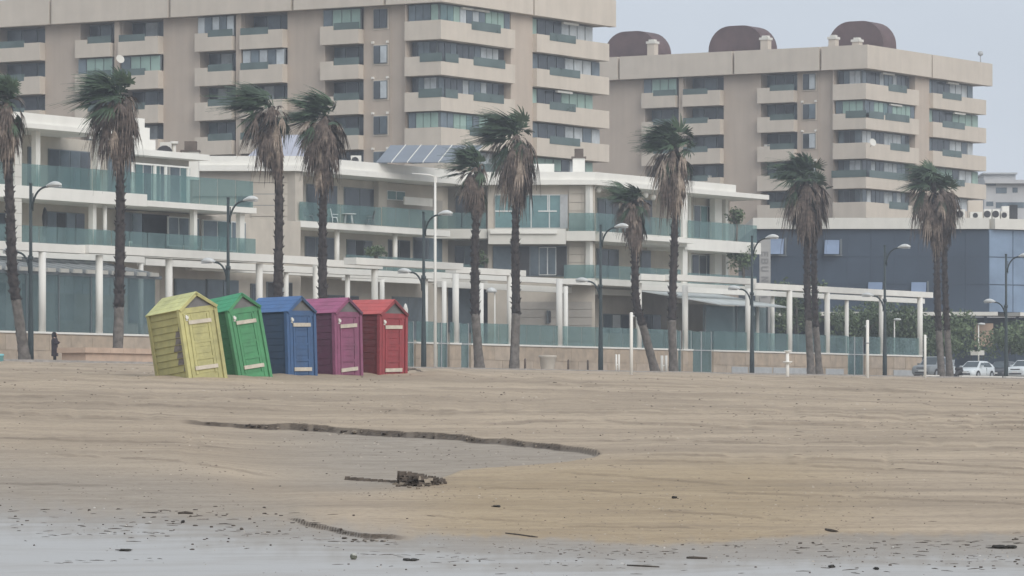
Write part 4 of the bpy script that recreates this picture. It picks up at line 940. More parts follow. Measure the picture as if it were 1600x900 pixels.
# ------------------------------------------------------------------ street lamps
def make_lamp():
    o = thing("street_lamp", "x", "street lamp", (0,0,0), "street lamps along the promenade", rot=(0,0,.0001))
    mb = MB(); mb.tube([(0,0,-.4),(0,0,1.2),(0,0,3.5),(0,0,5.9),(0,0,10.0)], [.18,.17,.125,.095,.085], 12); mb.cyl((0,0), .15, .15, 5.75, 5.95, 12); part("pole", mb, M['ldark'], o, local=True)
    mb = MB(); mb.cyl((0,0), .10, .10, 10.0, 10.08, 12); part("cap", mb, M['ldark'], o, local=True)
    for sgn, zb, rise, L in ((1, 8.6, 1.25, 1.15), (-1, 5.1, 1.10, .95)):
        pts = []
        for i in range(9): f = i/8; pts.append((sgn*(.1+L*(f**1.5)), 0, zb+rise*(1-(1-f)**2.2)))
        mb = MB(); mb.tube(pts, [.06]*9, 8); mb.tube([(sgn*.16,0,zb-.1),(sgn*.16,0,zb+.9)], [.035,.035], 6); arm = part("arm", mb, M['ldark'], o, local=True)
        e = Vector(pts[-1]); mb = MB(); nx, ny = 9, 8; ring = []
        for i in range(nx):
            f = i/(nx-1); xx = -.1+1.05*f; wd = .24*math.sin(math.pi*min(1,(f*.9+.1)))**.6; ht = .24*math.sin(math.pi*min(.97,f*.92+.05))**.7
            for j in range(ny):
                th = 2*math.pi*j/ny; zz = math.sin(th); mb.v.append((e.x+sgn*xx, wd*math.cos(th), e.z+.02+.06*f+(ht*zz if zz > 0 else .05*zz)))
        for i in range(nx-1):
            for j in range(ny): mb.f.append((i*ny+j, i*ny+(j+1) % ny, (i+1)*ny+(j+1) % ny, (i+1)*ny+j)); mb.sm.append(True)
        mb.f.append(tuple(range(ny))); mb.sm.append(False); mb.f.append(tuple((nx-1)*ny+j for j in range(ny))); mb.sm.append(False)
        hd = part("lamp_head", mb, M['lampw'], o, local=True)
        mb = MB(); mb.box(min(e.x+sgn*.25,e.x+sgn*.85), max(e.x+sgn*.25,e.x+sgn*.85), -.14, .14, e.z-.06, e.z+.0); part("lens", mb, M['metal'], hd, local=True)
    return o
lamp0 = make_lamp()
labs = [(48,"dark street lamp with two arms just beside the palm at the frame's edge"),(356.5,"dark street lamp rising behind the green hut"),(662,"dark street lamp between the red hut and the flagpole"),(938.5,"dark street lamp left of the leaning palm"),(1175,"dark street lamp in front of the sign pylon"),(1382.5,"dark street lamp at the open end of the pergola"),(1572,"farthest dark street lamp, among the parked cars")]
for i, (x, lb) in enumerate(labs):
    o = lamp0 if i == 0 else copy_tree(lamp0)
    Y = Y_t(x, 156.0); o.location = (K(x)*Y, Y, PZ+ZC); o.rotation_euler = (0, 0, math.atan2(-V[1], -V[0])); o["label"] = lb
# flagpole with a short top arm
Y = Y_t(680, 157.5); c = (K(680)*Y, Y); o = thing("flagpole", "very tall thin white pole with a short bent top arm", "pole", (*c, PZ))
zt = (HY-276)*Y/FPX
mb = MB(); mb.tube([(*c,PZ-.3),(*c,zt)], [.11,.08], 10); part("pole", mb, M['white'], o)
mb = MB(); mb.tube([(c[0],c[1],zt-.05),(c[0]-.35,c[1],zt+.12),(c[0]-1.5,c[1],zt+.2)], [.05,.05,.04], 8); mb.box(c[0]-.06,c[0]+.12,c[1]-.08,c[1]+.08,zt-.4,zt+.05); part("top_arm", mb, M['white'], o)
for x, yt, Yp, lb in ((1397.5,500,376,"short white garden lamp behind the pergola's end"),(773,455,330,"white garden lamp with a domed head between the two middle palms"),(1529,507,383,"slim white lamp post behind the white hatchback")):
    c = (K(x)*Yp, Yp); zt = (HY-yt)*Yp/FPX; o = thing("garden_lamp", lb, "lamp", (*c, PZ))
    mb = MB(); mb.tube([(*c,PZ),(*c,zt)], [.06,.05], 8); part("post", mb, M['white'], o)
    mb = MB()
    if x < 800: mb.lathe([(.05,0),(.42,.02),(.36,.22),(.15,.36),(.02,.4)], 12, (c[0]-.25, c[1], zt-.1))
    else: mb.lathe([(.1,0),(.22,.05),(.18,.16),(.03,.2)], 10, (c[0]+.25, c[1], zt-.05), 1.6, 1.0)
    part("lamp_head", mb, M['lampw'], o)
# ------------------------------------------------------------------ beach huts
def paint(name, col, worn=.18):
    m = mat(name, col, .75, worn*1.3, 4.0, .15, .2, streak=.5, tint=[c*.62+.03 for c in col]); return m
BARE = mat('bare_grey_wood', (.20,.175,.155), .9, .25, 5)
GABLE = mat('gable_mesh', (.17,.165,.16), .9, .1, 4)
BATTEN = mat('cream_batten', (.56,.50,.41), .7, .12, 5)
def hut(label, wallc, frontc, roofc, xf, Yf, rot, lean, seed, tiltb=0.0, patch=False, pitch=0.0):
    R = random.Random(seed); w, l, he, ha = 1.25, 1.5, 1.92, 2.34
    rz = math.radians(rot); X = K(xf)*Yf; nx, ny = math.sin(rz), -math.cos(rz)
    cx, cy = X-nx*l/2, Yf-ny*l/2; zb = (HY-587.5)*Yf/FPX
    o = thing("beach_hut", label, "beach hut", (cx, cy, zb), "row of painted beach huts", rot=(0,0,.0001))
    mt = Matrix.Rotation(math.radians(lean), 4, 'Y') @ Matrix.Rotation(math.radians(pitch), 4, 'X') @ Matrix.Rotation(rz, 4, 'Z'); o.rotation_euler = mt.to_euler()
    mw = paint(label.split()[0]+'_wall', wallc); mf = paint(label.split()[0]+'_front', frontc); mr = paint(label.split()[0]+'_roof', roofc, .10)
    B = -.45; hw, hl = w/2, l/2
    P = lambda nm, mb, m_, par=None: part(nm, mb, m_, par or o, local=True)
    # frame: corner posts
    for sx in (-1, 1):
        for sy in (-1, 1):
            mb = MB(); mb.box(sx*hw-.055, sx*hw+.055, sy*hl-.055, sy*hl+.055, B, he); P("corner_post", mb, mf if sy < 0 else mw)
    # lapped side, back and front boards
    nb = 12; z0 = B; bh = (he-B-.02)/nb
    for i in range(nb):
        za, zc_ = z0+i*bh, z0+(i+1)*bh
        for sx in (-1, 1):
            x_in, x_lo, x_hi = sx*(hw-.05), sx*(hw+(.010 if patch else .003)+R.uniform(0,.005)), sx*(hw-(.010 if patch else .002))
            mb = MB(); e = hl-.056; q = [(x_in,-e,za),(x_lo,-e,za),(x_lo,e,za),(x_in,e,za),(x_in,-e,zc_-.004),(x_hi,-e,zc_-.004),(x_hi,e,zc_-.004),(x_in,e,zc_-.004)]
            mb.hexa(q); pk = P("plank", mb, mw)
            if patch and sx < 0 and 3 <= i <= 9:
                ln = (.10,.34,.42,.50,.40,.26,.12)[i-3]+R.uniform(-.05,.05)
                mb = MB(); mb.hexa([(x_in,-e+.01,za+.01),(x_lo-.004,-e+.01,za+.01),(x_lo-.004,-e+ln,za+.012),(x_in,-e+ln,za+.012),(x_in,-e+.01,zc_-.012),(x_hi-.005,-e+.01,zc_-.012),(x_hi-.005,-e+ln-.05,zc_-.012),(x_in,-e+ln-.05,zc_-.012)]); P("bare_patch", mb, BARE, pk)
        mb = MB(); mb.box(-hw+.056, hw-.056, hl-.05, hl+.012, za, zc_-.004); P("plank", mb, mw)
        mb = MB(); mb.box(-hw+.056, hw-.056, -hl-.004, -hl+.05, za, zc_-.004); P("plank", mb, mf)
    # gable ends
    for sy in (-1, 1):
        y0, y1 = sy*hl-.03, sy*hl+.0; mb = MB()
        mb.add([(-hw,y0,he),(hw,y0,he),(0,y0,ha-.02),(-hw,y1,he),(hw,y1,he),(0,y1,ha-.02)], [(0,1,2),(5,4,3),(0,3,4,1),(1,4,5,2),(2,5,3,0)]); P("gable", mb, GABLE if sy < 0 else mw)
    # header, door with its boards, frame and battens
    mb = MB(); mb.box(-hw+.06, hw-.06, -hl-.035, -hl-.006, he-.15, he+.005); P("header_board", mb, mf)
    for sx in (-1, 1): mb = MB(); mb.box(sx*.46-.06, sx*.46+.06, -hl-.03, -hl-.006, B, he-.152); P("door_jamb", mb, mf)
    mb = MB(); mb.box(-.39, .39, -hl-.02, -hl-.006, B, he-.16); dr = P("door", mb, mf); nd = 9; dh = (he-.20-.02)/nd
    for i in range(nd): mb = MB(); mb.box(-.27, .27, -hl-.030-R.uniform(0,.006), -hl-.021, .03+i*dh, .03+(i+1)*dh-.014); P("door_board", mb, mf, dr)
    for sx in (-1, 1): mb = MB(); mb.box(sx*.335-.045, sx*.335+.045, -hl-.045, -hl-.021, .01, he-.20); P("door_stile", mb, mf, dr)
    for zz in (.90, 1.42, .42): mb = MB(); mb.box(-.288, .288, -hl-.042, -hl-.0375, zz, zz+.07); P("door_rail", mb, mf, dr)
    for zz, tb in ((.13, tiltb), (he-.47, tiltb*.7)):
        mb = MB(); d_ = tb*.5; yb = -hl-.075; mb.hexa([(-.40,yb,zz-d_),(.40,yb,zz+d_),(.40,-hl-.046,zz+d_),(-.40,-hl-.046,zz-d_),(-.40,yb,zz+.11-d_),(.40,yb,zz+.11+d_),(.40,-hl-.046,zz+.11+d_),(-.40,-hl-.046,zz+.11-d_)]); P("batten", mb, BATTEN, dr)
    mb = MB(); mb.tube([(-.44,-hl-.03,he-.27),(-.44,-hl-.09,he-.27)], [.045,.05], 10); mb.box(-.47,-.41,-hl-.06,-hl-.031,he-.36,he-.20); P("latch", mb, M['offwhite'])
    # roof: lapped boards each side, barge boards at the gables
    ov, oe = .09, .07; sl = math.atan2(ha-he, hw); LL = math.hypot(hw, ha-he)+oe; nr = 4
    for sx in (-1, 1):
        for i in range(nr):
            a, b_ = LL*i/nr, LL*(i+1)/nr+.012; up = .02+.008*(nr-i)*0
            def pt(u_, y, h): return (sx*(u_*math.cos(sl)+h*math.sin(sl)*1), y, ha-u_*math.sin(sl)+h*math.cos(sl)+.02)
            hA, hB = .004, .009
            mb = MB(); y0, y1 = -hl-ov, hl+ov
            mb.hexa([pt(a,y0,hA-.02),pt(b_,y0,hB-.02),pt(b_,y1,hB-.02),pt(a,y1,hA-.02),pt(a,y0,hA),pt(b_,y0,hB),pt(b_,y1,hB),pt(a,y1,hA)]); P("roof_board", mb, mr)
        for y0 in (-hl-ov-.012, hl+ov-.006):
            mb = MB(); mb.hexa([pt(0.0,y0,-.10),pt(LL,y0,-.085),pt(LL,y0+.02,-.085),pt(0.0,y0+.02,-.10),pt(0.0,y0,-.022),pt(LL,y0,-.005),pt(LL,y0+.02,-.005),pt(0.0,y0+.02,-.022)]); P("barge_board", mb, mw if sx > 0 else mf)
    return o
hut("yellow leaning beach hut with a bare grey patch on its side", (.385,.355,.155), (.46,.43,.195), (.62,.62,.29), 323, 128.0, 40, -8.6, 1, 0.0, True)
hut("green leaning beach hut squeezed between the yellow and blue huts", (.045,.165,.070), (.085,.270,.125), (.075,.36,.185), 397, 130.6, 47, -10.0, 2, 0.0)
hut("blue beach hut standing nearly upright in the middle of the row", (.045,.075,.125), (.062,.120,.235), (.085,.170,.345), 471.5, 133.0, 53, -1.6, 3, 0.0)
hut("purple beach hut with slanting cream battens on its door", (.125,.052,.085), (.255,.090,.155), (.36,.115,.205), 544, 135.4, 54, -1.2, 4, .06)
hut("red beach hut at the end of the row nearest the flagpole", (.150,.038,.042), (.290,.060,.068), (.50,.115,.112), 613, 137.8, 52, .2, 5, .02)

# ------------------------------------------------------------------ posts, planter, pots, bollards
def sand_post(label, x, Yp, yt, r, kind):
    X = K(x)*Yp; z0 = sand_z(X, Yp); zt = (HY-yt)*Yp/FPX; o = thing("beach_post", label, "post", (X, Yp, z0))
    mb = MB(); mb.tube([(X,Yp,z0-.4),(X,Yp,zt-.02),(X,Yp,zt)], [r,r,r*.7], 10); part("post", mb, M['white'], o)
    mb = MB()
    if kind == 'hook': mb.tube([(X,Yp-.0,zt-.25),(X-.10,Yp,zt-.27)], [.035,.05], 8); mb.cyl((X,Yp), r*1.15, r*1.15, zt-.95, zt-.9, 10)
    else: mb.tube([(X,Yp,zt-.18),(X+.12,Yp,zt-.14)], [.03,.04], 8)
    part("net_hook", mb, M['metal'], o)
sand_post("white beach post left of the leaning palm", 986.5, 171, 488, .062, 'r')
sand_post("tallest white beach post, standing forward in front of the pergola", 1355.5, 180, 500, .062, 'hook')
sand_post("white beach post at the garden wall's end beside the cars", 1445.5, 253, 523, .075, 'r')
Yp = 190.0; X = K(1230.5)*Yp; z0 = sand_z(X, Yp); o = thing("foot_shower", "short white foot shower column with two discs on the sand", "shower", (X, Yp, z0)); s_ = Yp/FPX
mb = MB(); mb.tube([(X,Yp,z0-.3),(X,Yp,z0+41*s_)], [.075,.07], 12); part("column", mb, M['white'], o)
for h, r in ((40*s_,.15),(23*s_,.20)): mb = MB(); mb.cyl((X,Yp), r, r, z0+h, z0+h+.05, 14); mb.cyl((X,Yp), r*.7, r*.7, z0+h-.05, z0+h-.002, 14); part("disc", mb, M['white'], o)
# low planter at the promenade edge
tp = 153.4; s0, s1 = s_at(134, tp), s_at(262, tp); o = thing("planter_wall", "low pink stone planter with a wide coping at the sand's edge", "planter", (*xy(s0,tp), PZ)); zt = (HY-543)*Y_t(140,tp)/FPX
mb = MB(); mb.st(s0, s1, tp, tp+1.7, PZ-.6, zt-.30); part("body", mb, M['pink'], o)
nseg = 7
for i in range(nseg): mb = MB(); mb.st(s0-.25+(s1-s0+.5)*i/nseg+.008, s0-.25+(s1-s0+.5)*(i+1)/nseg-.008, tp-.16, tp+1.86, zt-.298, zt); part("coping_stone", mb, M['pink'], o)
Xs, Ys = K(652)*142.0, 142.0; zs = sand_z(Xs, Ys)
o = thing("walkway_end", "curled end of a dark walkway mat half buried beside the red hut", "walkway", (Xs, Ys, zs))
for i in range(7):
    mb = MB(); a0 = -.42+i*.13; zz_ = zs+.10+.05*math.sin(i*.9)-.012*i; mb.hexa([(Xs+a0,Ys-.5,zz_-.02),(Xs+a0+.12,Ys-.5,zz_-.035),(Xs+a0+.12,Ys+1.2,zz_-.03),(Xs+a0,Ys+1.2,zz_-.02),(Xs+a0,Ys-.5,zz_+.03),(Xs+a0+.12,Ys-.5,zz_+.015),(Xs+a0+.12,Ys+1.2,zz_+.02),(Xs+a0,Ys+1.2,zz_+.03)]); part("plank", mb, BARE, o)
def on_prom(x, t): Y = Y_t(x, t); return (K(x)*Y, Y)
c = on_prom(855.5, 159); s_ = c[1]/FPX
mb = MB(); mb.lathe([(.40,-.05),(.44,.1),(.56,.95),(.62,1.0),(.62,1.12),(.54,1.12),(.50,1.0)], 20, (*c, PZ)); solo("stone_pot", mb, M['cream'], (*c, PZ), "pale tapered stone pot with a rim in front of the garden wall", "pot")
for x, t, lb in ((820.5,157.5,"dark bollard between the tall palm and the stone pot"),(888,158,"dark bollard just right of the stone pot"),(918.5,158,"dark bollard left of the middle street lamp")):
    c = on_prom(x, t); o = thing("bollard", lb, "bollard", (*c, PZ), "dark bollards on the promenade")
    mb = MB(); mb.tube([(*c,PZ),(*c,PZ+.7),(*c,PZ+.8),(*c,PZ+.85)], [.075,.07,.06,.02], 10); part("post", mb, M['brownbox'], o); mb = MB(); mb.cyl(c, .12, .12, PZ, PZ+.05, 10); part("base", mb, M['brownbox'], o)
for x, lb, w in ((965,"pair of slim white posts right of the middle street lamp",4.2),(1037.5,"pair of broad white posts between the leaning and the straight palm",6.5)):
    c = on_prom(x, 157); o = thing("barrier_posts", lb, "barrier", (*c, PZ)); 
    for q in (-.5, .5):
        mb = MB(); Xp = c[0]+q*w*c[1]/FPX*1.0; mb.tube([(Xp,c[1],PZ-.1),(Xp,c[1],PZ+1.25)], [.06*w/4,.06*w/4], 10); part("post", mb, M['white'], o)
    mb = MB(); mb.box(c[0]-.5*w*c[1]/FPX, c[0]+.5*w*c[1]/FPX, c[1]-.02, c[1]+.02, PZ+.5, PZ+.58); part("rail", mb, M['white'], o)
c = on_prom(-3, 150.8); zt = (HY-553)*c[1]/FPX
mb = MB(); mb.lathe([(.26,zt-1.4-0),(.30,zt-.12),(.33,zt-.11),(.33,zt-.02),(.28,zt)], 16, (c[0], c[1], 0)); solo("litter_bin", mb, mat('turquoise_plastic', (.22,.52,.55), .5, .06, 2), (c[0], c[1], zt-1.4), "turquoise bin cut by the frame's edge on the sand", "bin")
c = (K(1527)*383.5, 383.5); o = thing("car_park_sign", "pale rectangular sign on dark legs above the white hatchback", "sign", (*c, PZ)); s_ = 383.5/FPX
mb = MB(); mb.box(K(1516.5)*383.5, K(1538)*383.5, 383.5, 383.6, (HY-555)*s_, (HY-547.5)*s_); part("board", mb, M['offwhite'], o)
mb = MB(); mb.box(K(1517)*383.5, K(1518.5)*383.5, 383.52, 383.58, PZ, (HY-555.2)*s_); mb.box(K(1536)*383.5, K(1537.5)*383.5, 383.52, 383.58, PZ, (HY-555.2)*s_); part("legs", mb, M['darkbox'], o)
# long white parking kerbs
for a, b, lb in ((1447,1468,"white parking kerb beside the dark off-roader"),(1503,1566,"white parking kerb in front of the hatchback"),(1572,1640,"white parking kerb at the frame's edge")):
    mb = MB(); mb.st(s_at(a,153.6), s_at(b,153.6), 153.6, 153.85, PZ, PZ+.16); solo("parking_kerb", mb, M['offwhite'], (*xy(s_at(a,153.6),153.6), PZ), lb, "kerb", "white parking kerbs")

# ------------------------------------------------------------------ terrace furniture seen through the glass
def chair(label, x, Yp, rz, z, m):
    o = thing("garden_chair", label, "chair", (K(x)*Yp, Yp, z), rot=(0,0,rz))
    mb = MB(); mb.box(-.24,.24,-.24,.24,.40,.44); part("seat", mb, m, o, local=True)
    mb = MB(); mb.hexa([(-.24,.22,.44),(.24,.22,.44),(.24,.26,.44),(-.24,.26,.44),(-.20,.36,1.05),(.20,.36,1.05),(.20,.40,1.05),(-.20,.40,1.05)]); part("backrest", mb, m, o, local=True)
    for sx in (-1,1):
        for sy in (-1,1): mb = MB(); mb.tube([(sx*.28,sy*.26,0),(sx*.22,sy*.2,.42)], [.022,.025], 6); part("leg", mb, m, o, local=True)
        mb = MB(); mb.box(sx*.27-.025,sx*.27+.025,-.24,.24,.62,.65); part("armrest", mb, m, o, local=True)
wc = mat('white_plastic', (.74,.78,.77), .5, .04, 2); dc = mat('grey_wicker', (.16,.18,.18), .8, .2, 8)
zz = ZS2-.1
chair("white plastic chair on the middle villa's terrace beside the table", 520, 329, 2.3, zz, wc); chair("grey armchair at the corner of the middle villa's terrace", 482, 326.5, .7, zz, dc); chair("grey armchair at the far end of the middle villa's terrace table", 578, 332, -1.2, zz, dc)
o = thing("terrace_table", "low white table on the middle villa's terrace between the chairs", "table", (K(545)*330, 330, zz)); tx = K(545)*330
mb = MB(); mb.cyl((tx,330), .55, .55, zz+.70, zz+.74, 18); part("top", mb, wc, o)
for q in range(4): mb = MB(); mb.tube([(tx+.4*math.cos(q*1.57+.7),330+.4*math.sin(q*1.57+.7),zz),(tx+.3*math.cos(q*1.57+.7),330+.3*math.sin(q*1.57+.7),zz+.7)], [.025,.025], 6); part("leg", mb, wc, o)
def parasol(label, x, yt, yb, pl, m):
    z1, z0 = pl.z(x,yt), pl.z(x,yb); c = pl.p(x); h = z1-z0; o = thing("folded_parasol", label, "parasol", (*c, z0))
    mb = MB(); mb.tube([(*c,z0),(*c,z1)], [.04,.03], 8); part("pole", mb, M['metal'], o)
    mb = MB(); mb.lathe([(.06,h*.18),(.17,h*.22),(.14,h*.5),(.19,h*.72),(.10,h*.93),(.02,h)], 9, (*c, z0)); part("canopy", mb, m, o)
parasol("closed black parasol on the leftmost villa's lower terrace", 70, 323, 381, PU(174), M['darkbox']); parasol("closed white parasol just right of the red hut's roof", 633.5, 474, 510, PU(170), M['white'])
parasol("closed white parasol behind the railing at the leftmost villa's lower terrace", 203.5, 376, 386, PU(173), M['white'])

# ------------------------------------------------------------------ the person
def person():
    c = on_prom(85.5, 157.0); o = thing("person", "person in a dark hooded coat standing on the promenade, hands held up in front", "person", (*c, PZ), rot=(0,0,.0001))
    me = bpy.data.meshes.new("body")
    vs_ = [(0,0,.95),(0,0,1.18),(0,0,1.38),(.01,0,1.46),(.03,0,1.55),(.035,0,1.66),   # 0-5 pelvis, chest, shoulders, neck, head, crown
           (0,.10,.90),(.01,.10,.48),(-.01,.10,.06),(.10,.10,.03),               # 6-9 leg
           (0,-.10,.90),(.02,-.10,.48),(.03,-.10,.06),(.14,-.10,.03),            # 10-13
           (0,.19,1.37),(-.02,.24,1.10),(.20,.14,1.12),(.28,.08,1.20),           # 14-17 arm
           (0,-.19,1.37),(-.02,-.24,1.10),(.20,-.14,1.10),(.28,-.08,1.18)]       # 18-21
    es = [(0,1),(1,2),(2,3),(3,4),(4,5),(0,6),(6,7),(7,8),(8,9),(0,10),(10,11),(11,12),(12,13),(2,14),(14,15),(15,16),(16,17),(2,18),(18,19),(19,20),(20,21)]
    rd = [.16,.16,.15,.06,.105,.085,.095,.065,.045,.04,.095,.065,.045,.04,.07,.055,.042,.035,.07,.055,.042,.035]
    me.from_pydata(vs_, es, []); b = bpy.data.objects.new("body", me); COL.objects.link(b); b.parent = o
    sk = b.modifiers.new("skin", 'SKIN')
    for i, v in enumerate(me.skin_vertices[0].data): v.radius = (rd[i], rd[i]); v.use_root = (i == 0)
    sb = b.modifiers.new("sub", 'SUBSURF'); sb.levels = 2; sb.render_levels = 2
    me.materials.append(mat('skin_tone', (.42,.27,.20), .6, .08, 8))
    coat = mat('dark_coat', (.040,.030,.036), .9, .25, 6); hood = mat('dark_hood', (.022,.018,.020), .9, .25, 6)
    mb = MB(); rings = [(.20,.26,.36),(.19,.25,.60),(.18,.235,.85),(.185,.23,1.05),(.19,.25,1.25),(.15,.24,1.38),(.09,.12,1.46)]; n = 14; b0 = 0
    for a, bb, z in rings:
        for j in range(n): th = 2*math.pi*j/n; wv = 1+.05*math.sin(5*th+z*4); mb.v.append((a*wv*math.cos(th), bb*wv*math.sin(th), z))
    for i in range(len(rings)-1):
        for j in range(n): mb.f.append((i*n+j, i*n+(j+1) % n, (i+1)*n+(j+1) % n, (i+1)*n+j)); mb.sm.append(True)
    for sy in (-1, 1): mb.tube([(0,sy*.19,1.37),(-.02,sy*.25,1.10),(.19,sy*.145,1.11),(.25,sy*.10,1.17)], [.095,.085,.07,.06], 10)
    part("coat", mb, coat, o, local=True)
    mb = MB(); mb.lathe([(.11,1.40),(.15,1.46),(.155,1.56),(.135,1.66),(.08,1.73),(.01,1.75)], 14, (-.03,0,0), 1.0, .95); part("hood", mb, hood, o, local=True)
    for sy in (-1, 1): mb = MB(); mb.tube([(0,sy*.10,.40),(0,sy*.10,.08)], [.085,.075], 10); mb.tube([(-.05,sy*.1,.05),(.08,sy*.1,.05),(.17,sy*.1,.03)], [.06,.055,.035], 8); part("trouser_leg", mb, hood, o, local=True)
    mb = MB(); mb.lathe([(.02,-.09),(.07,-.05),(.085,.02),(.06,.08),(.02,.1)], 12, (.075,0,1.585), .9, .85); part("face", mb, me.materials[0], o, local=True)
person()

# ------------------------------------------------------------------ parked cars
TYRE = mat('tyre_rubber', (.018,.018,.019), .85, .2, 10); RIM = mat('wheel_rim', (.40,.41,.42), .35, .1, 5, 0, .5, .6); CARG = mat('car_glass', (.06,.08,.09), .08, .2, 1, 0, .6); LENS = mat('headlight_lens', (.55,.60,.64), .1, .1, 4, 0, .6); PLATE = mat('number_plate', (.72,.72,.70), .5, .05, 4); RED = mat('tail_light', (.30,.02,.02), .25, .1, 4)
def car(name, label, cat, x, t, body, L=4.25, W=1.76, H=1.45, style='hatch', yaw=0.0):
    c = on_prom(x, t); o = thing(name, label, cat, (*c, PZ+.008), rot=(0,0,math.atan2(-U[1],-U[0])+yaw)); hw = W/2; P = lambda nm, mb, m_, par=None: part(nm, mb, m_, par or o, local=True)
    # front is +x. lower body from cross sections
    st = [(L/2, .30,.52,.72),(L/2-.06,.22,.66,.84),(L/2-.35,.19,.78,.95),(L/2-.95,.18,.90,1.0),(.55,.18,.95,1.0),(-.9,.18,.97,1.0),(-L/2+.35,.20,.98,.97),(-L/2+.06,.26,.92,.88),(-L/2,.34,.80,.78)] if style == 'hatch' else \
         [(L/2, .38,.70,.80),(L/2-.06,.30,.92,.92),(L/2-.30,.26,1.02,.98),(L/2-1.0,.25,1.08,1.0),(.55,.25,1.10,1.0),(-.9,.25,1.12,1.0),(-L/2+.2,.27,1.13,.99),(-L/2+.04,.32,1.08,.94),(-L/2,.40,.95,.88)]
    mb = MB(); n = 12
    for xx, z0, z1, wf in st:
        w = hw*wf; sec = [(-w*.86,z0),(w*.86,z0),(w*.97,z0+.10),(w,z0+(z1-z0)*.40),(w*.985,z0+(z1-z0)*.72),(w*.93,z1-.05),(w*.80,z1),(-w*.80,z1),(-w*.93,z1-.05),(-w*.985,z0+(z1-z0)*.72),(-w,z0+(z1-z0)*.40),(-w*.97,z0+.10)]
        mb.v += [(xx,y,z) for y, z in sec]
    for i in range(len(st)-1):
        for j in range(n): mb.f.append((i*n+j, (i+1)*n+j, (i+1)*n+(j+1) % n, i*n+(j+1) % n)); mb.sm.append(True)
    mb.f.append(tuple(range(n))); mb.sm.append(False); mb.f.append(tuple(reversed(range((len(st)-1)*n, len(st)*n)))); mb.sm.append(False)
    bd = P("body", mb, body)
    zb = (st[4][2]-.03); hc = H
    # cabin: glasshouse between the waist line and the roof
    cab = [(1.05,-.0,.84),(.30,1.0,.70),(-.10,1.03,.70),(-1.1,1.0,.69),(-1.75 if style == 'hatch' else -1.95,.55 if style == 'hatch' else .9,.70),(-L/2+.12,0,.84)]
    mb = MB(); b0 = [(xx, hf, wf) for xx, hf, wf in cab]; n2 = 6
    for xx, hf, wf in b0:
        zt = zb+(hc-zb)*hf; w0, w1 = hw*.90, hw*wf; mb.v += [(xx,-w0,zb-.04),(xx,-w0*(1-hf)-w1*hf if hf > 0 else -w0,max(zt-.05,zb-.03)),(xx,-w1*.85,max(zt,zb-.02)),(xx,w1*.85,max(zt,zb-.02)),(xx,w0*(1-hf)+w1*hf if hf > 0 else w0,max(zt-.05,zb-.03)),(xx,w0,zb-.04)]
    for i in range(len(b0)-1):
        for j in range(n2): mb.f.append((i*n2+j, (i+1)*n2+j, (i+1)*n2+(j+1) % n2, i*n2+(j+1) % n2)); mb.sm.append(False)
    P("cabin", mb, body)
    # glass: windscreen, rear screen, side windows set 8 mm proud
    def quad(nm, p, m_, off, par=None):
        a, b_, c_, d_ = [Vector(q) for q in p]; nn = (b_-a).cross(d_-a).normalized()*off; mb = MB(); mb.add([a,b_,c_,d_,a+nn,b_+nn,c_+nn,d_+nn], [(4,5,6,7),(0,1,5,4),(1,2,6,5),(2,3,7,6),(3,0,4,7)]); return P(nm, mb, m_, par)
    zr = zb+(hc-zb); f0, f1 = .06, .90
    def lerp(a, b_, f): return tuple(a[i]+(b_[i]-a[i])*f for i in range(3))
    wa, wb_ = (1.05,-hw*.74,zb), (1.05,hw*.74,zb); wc_, wd = (.30,hw*.60,zr), (.30,-hw*.60,zr)
    quad("windscreen", [lerp(wa,wd,f0),lerp(wb_,wc_,f0),lerp(wb_,wc_,f1),lerp(wa,wd,f1)], CARG, .012)
    for sy in (-1, 1):
        w0, w1 = hw*.90, hw*.715
        for xa, xb, xc, xd in ((.80,-.28,-.28,.30),(-.34,-1.45,-1.20,-.34)):
            y0, y1 = sy*(w0+.004), sy*(w1+.004); pts = [(xa,y0,zb+.05),(xb,y0,zb+.05),(xc,sy*(w1+.022),zr-.12),(xd,sy*(w1+.022),zr-.12)]
            if sy > 0: pts = [pts[1],pts[0],pts[3],pts[2]]
            quad("side_window", pts, CARG, .012)
        mb = MB(); mb.box(.62,.78,min(sy*hw*.95,sy*(hw+.16)),max(sy*hw*.95,sy*(hw+.16)),zb+.02,zb+.15); P("mirror", mb, body)
        for wx in (L*.30, -L*.295):
            r = .32 if style == 'hatch' else .37; mb = MB()
            mb.tube([(wx,sy*(hw-.20),r),(wx,sy*(hw+.012),r)], [r,r], 20); wh = P("wheel", mb, TYRE); mb = MB(); mb.tube([(wx,sy*(hw-.05),r),(wx,sy*(hw+.025),r)], [r*.64,r*.60], 14); P("rim", mb, RIM, wh)
            mb = MB(); rr = r+.06; ns = 14; vv = []
            for q in range(ns+1): th = math.pi*q/ns; vv += [(wx+rr*math.cos(th), sy*(hw-.25), r+rr*math.sin(th)-.02),(wx+rr*math.cos(th), sy*(hw+.006), r+rr*math.sin(th)-.02)]
            vv += [(wx, sy*(hw+.006), r-.3)]; mb.add(vv, [(2*q+1,2*q+3,len(vv)-1) for q in range(ns)]); P("wheel_arch", mb, M['darkbox'])
        zl = st[1][2]; mb = MB(); mb.hexa([(L/2-.10,sy*hw*.50,zl-.20),(L/2-.30,sy*hw*.90,zl-.18),(L/2-.45,sy*hw*.88,zl-.18),(L/2-.2,sy*hw*.48,zl-.20),(L/2-.10,sy*hw*.50,zl-.02),(L/2-.28,sy*hw*.91,zl+.02),(L/2-.45,sy*hw*.88,zl+.02),(L/2-.2,sy*hw*.48,zl-.02)]); P("headlight", mb, LENS)
        mb = MB(); mb.box(-L/2-.012,-L/2+.2,sy*hw*.62-.14,sy*hw*.62+.14,.70,.90); P("tail_light", mb, RED)
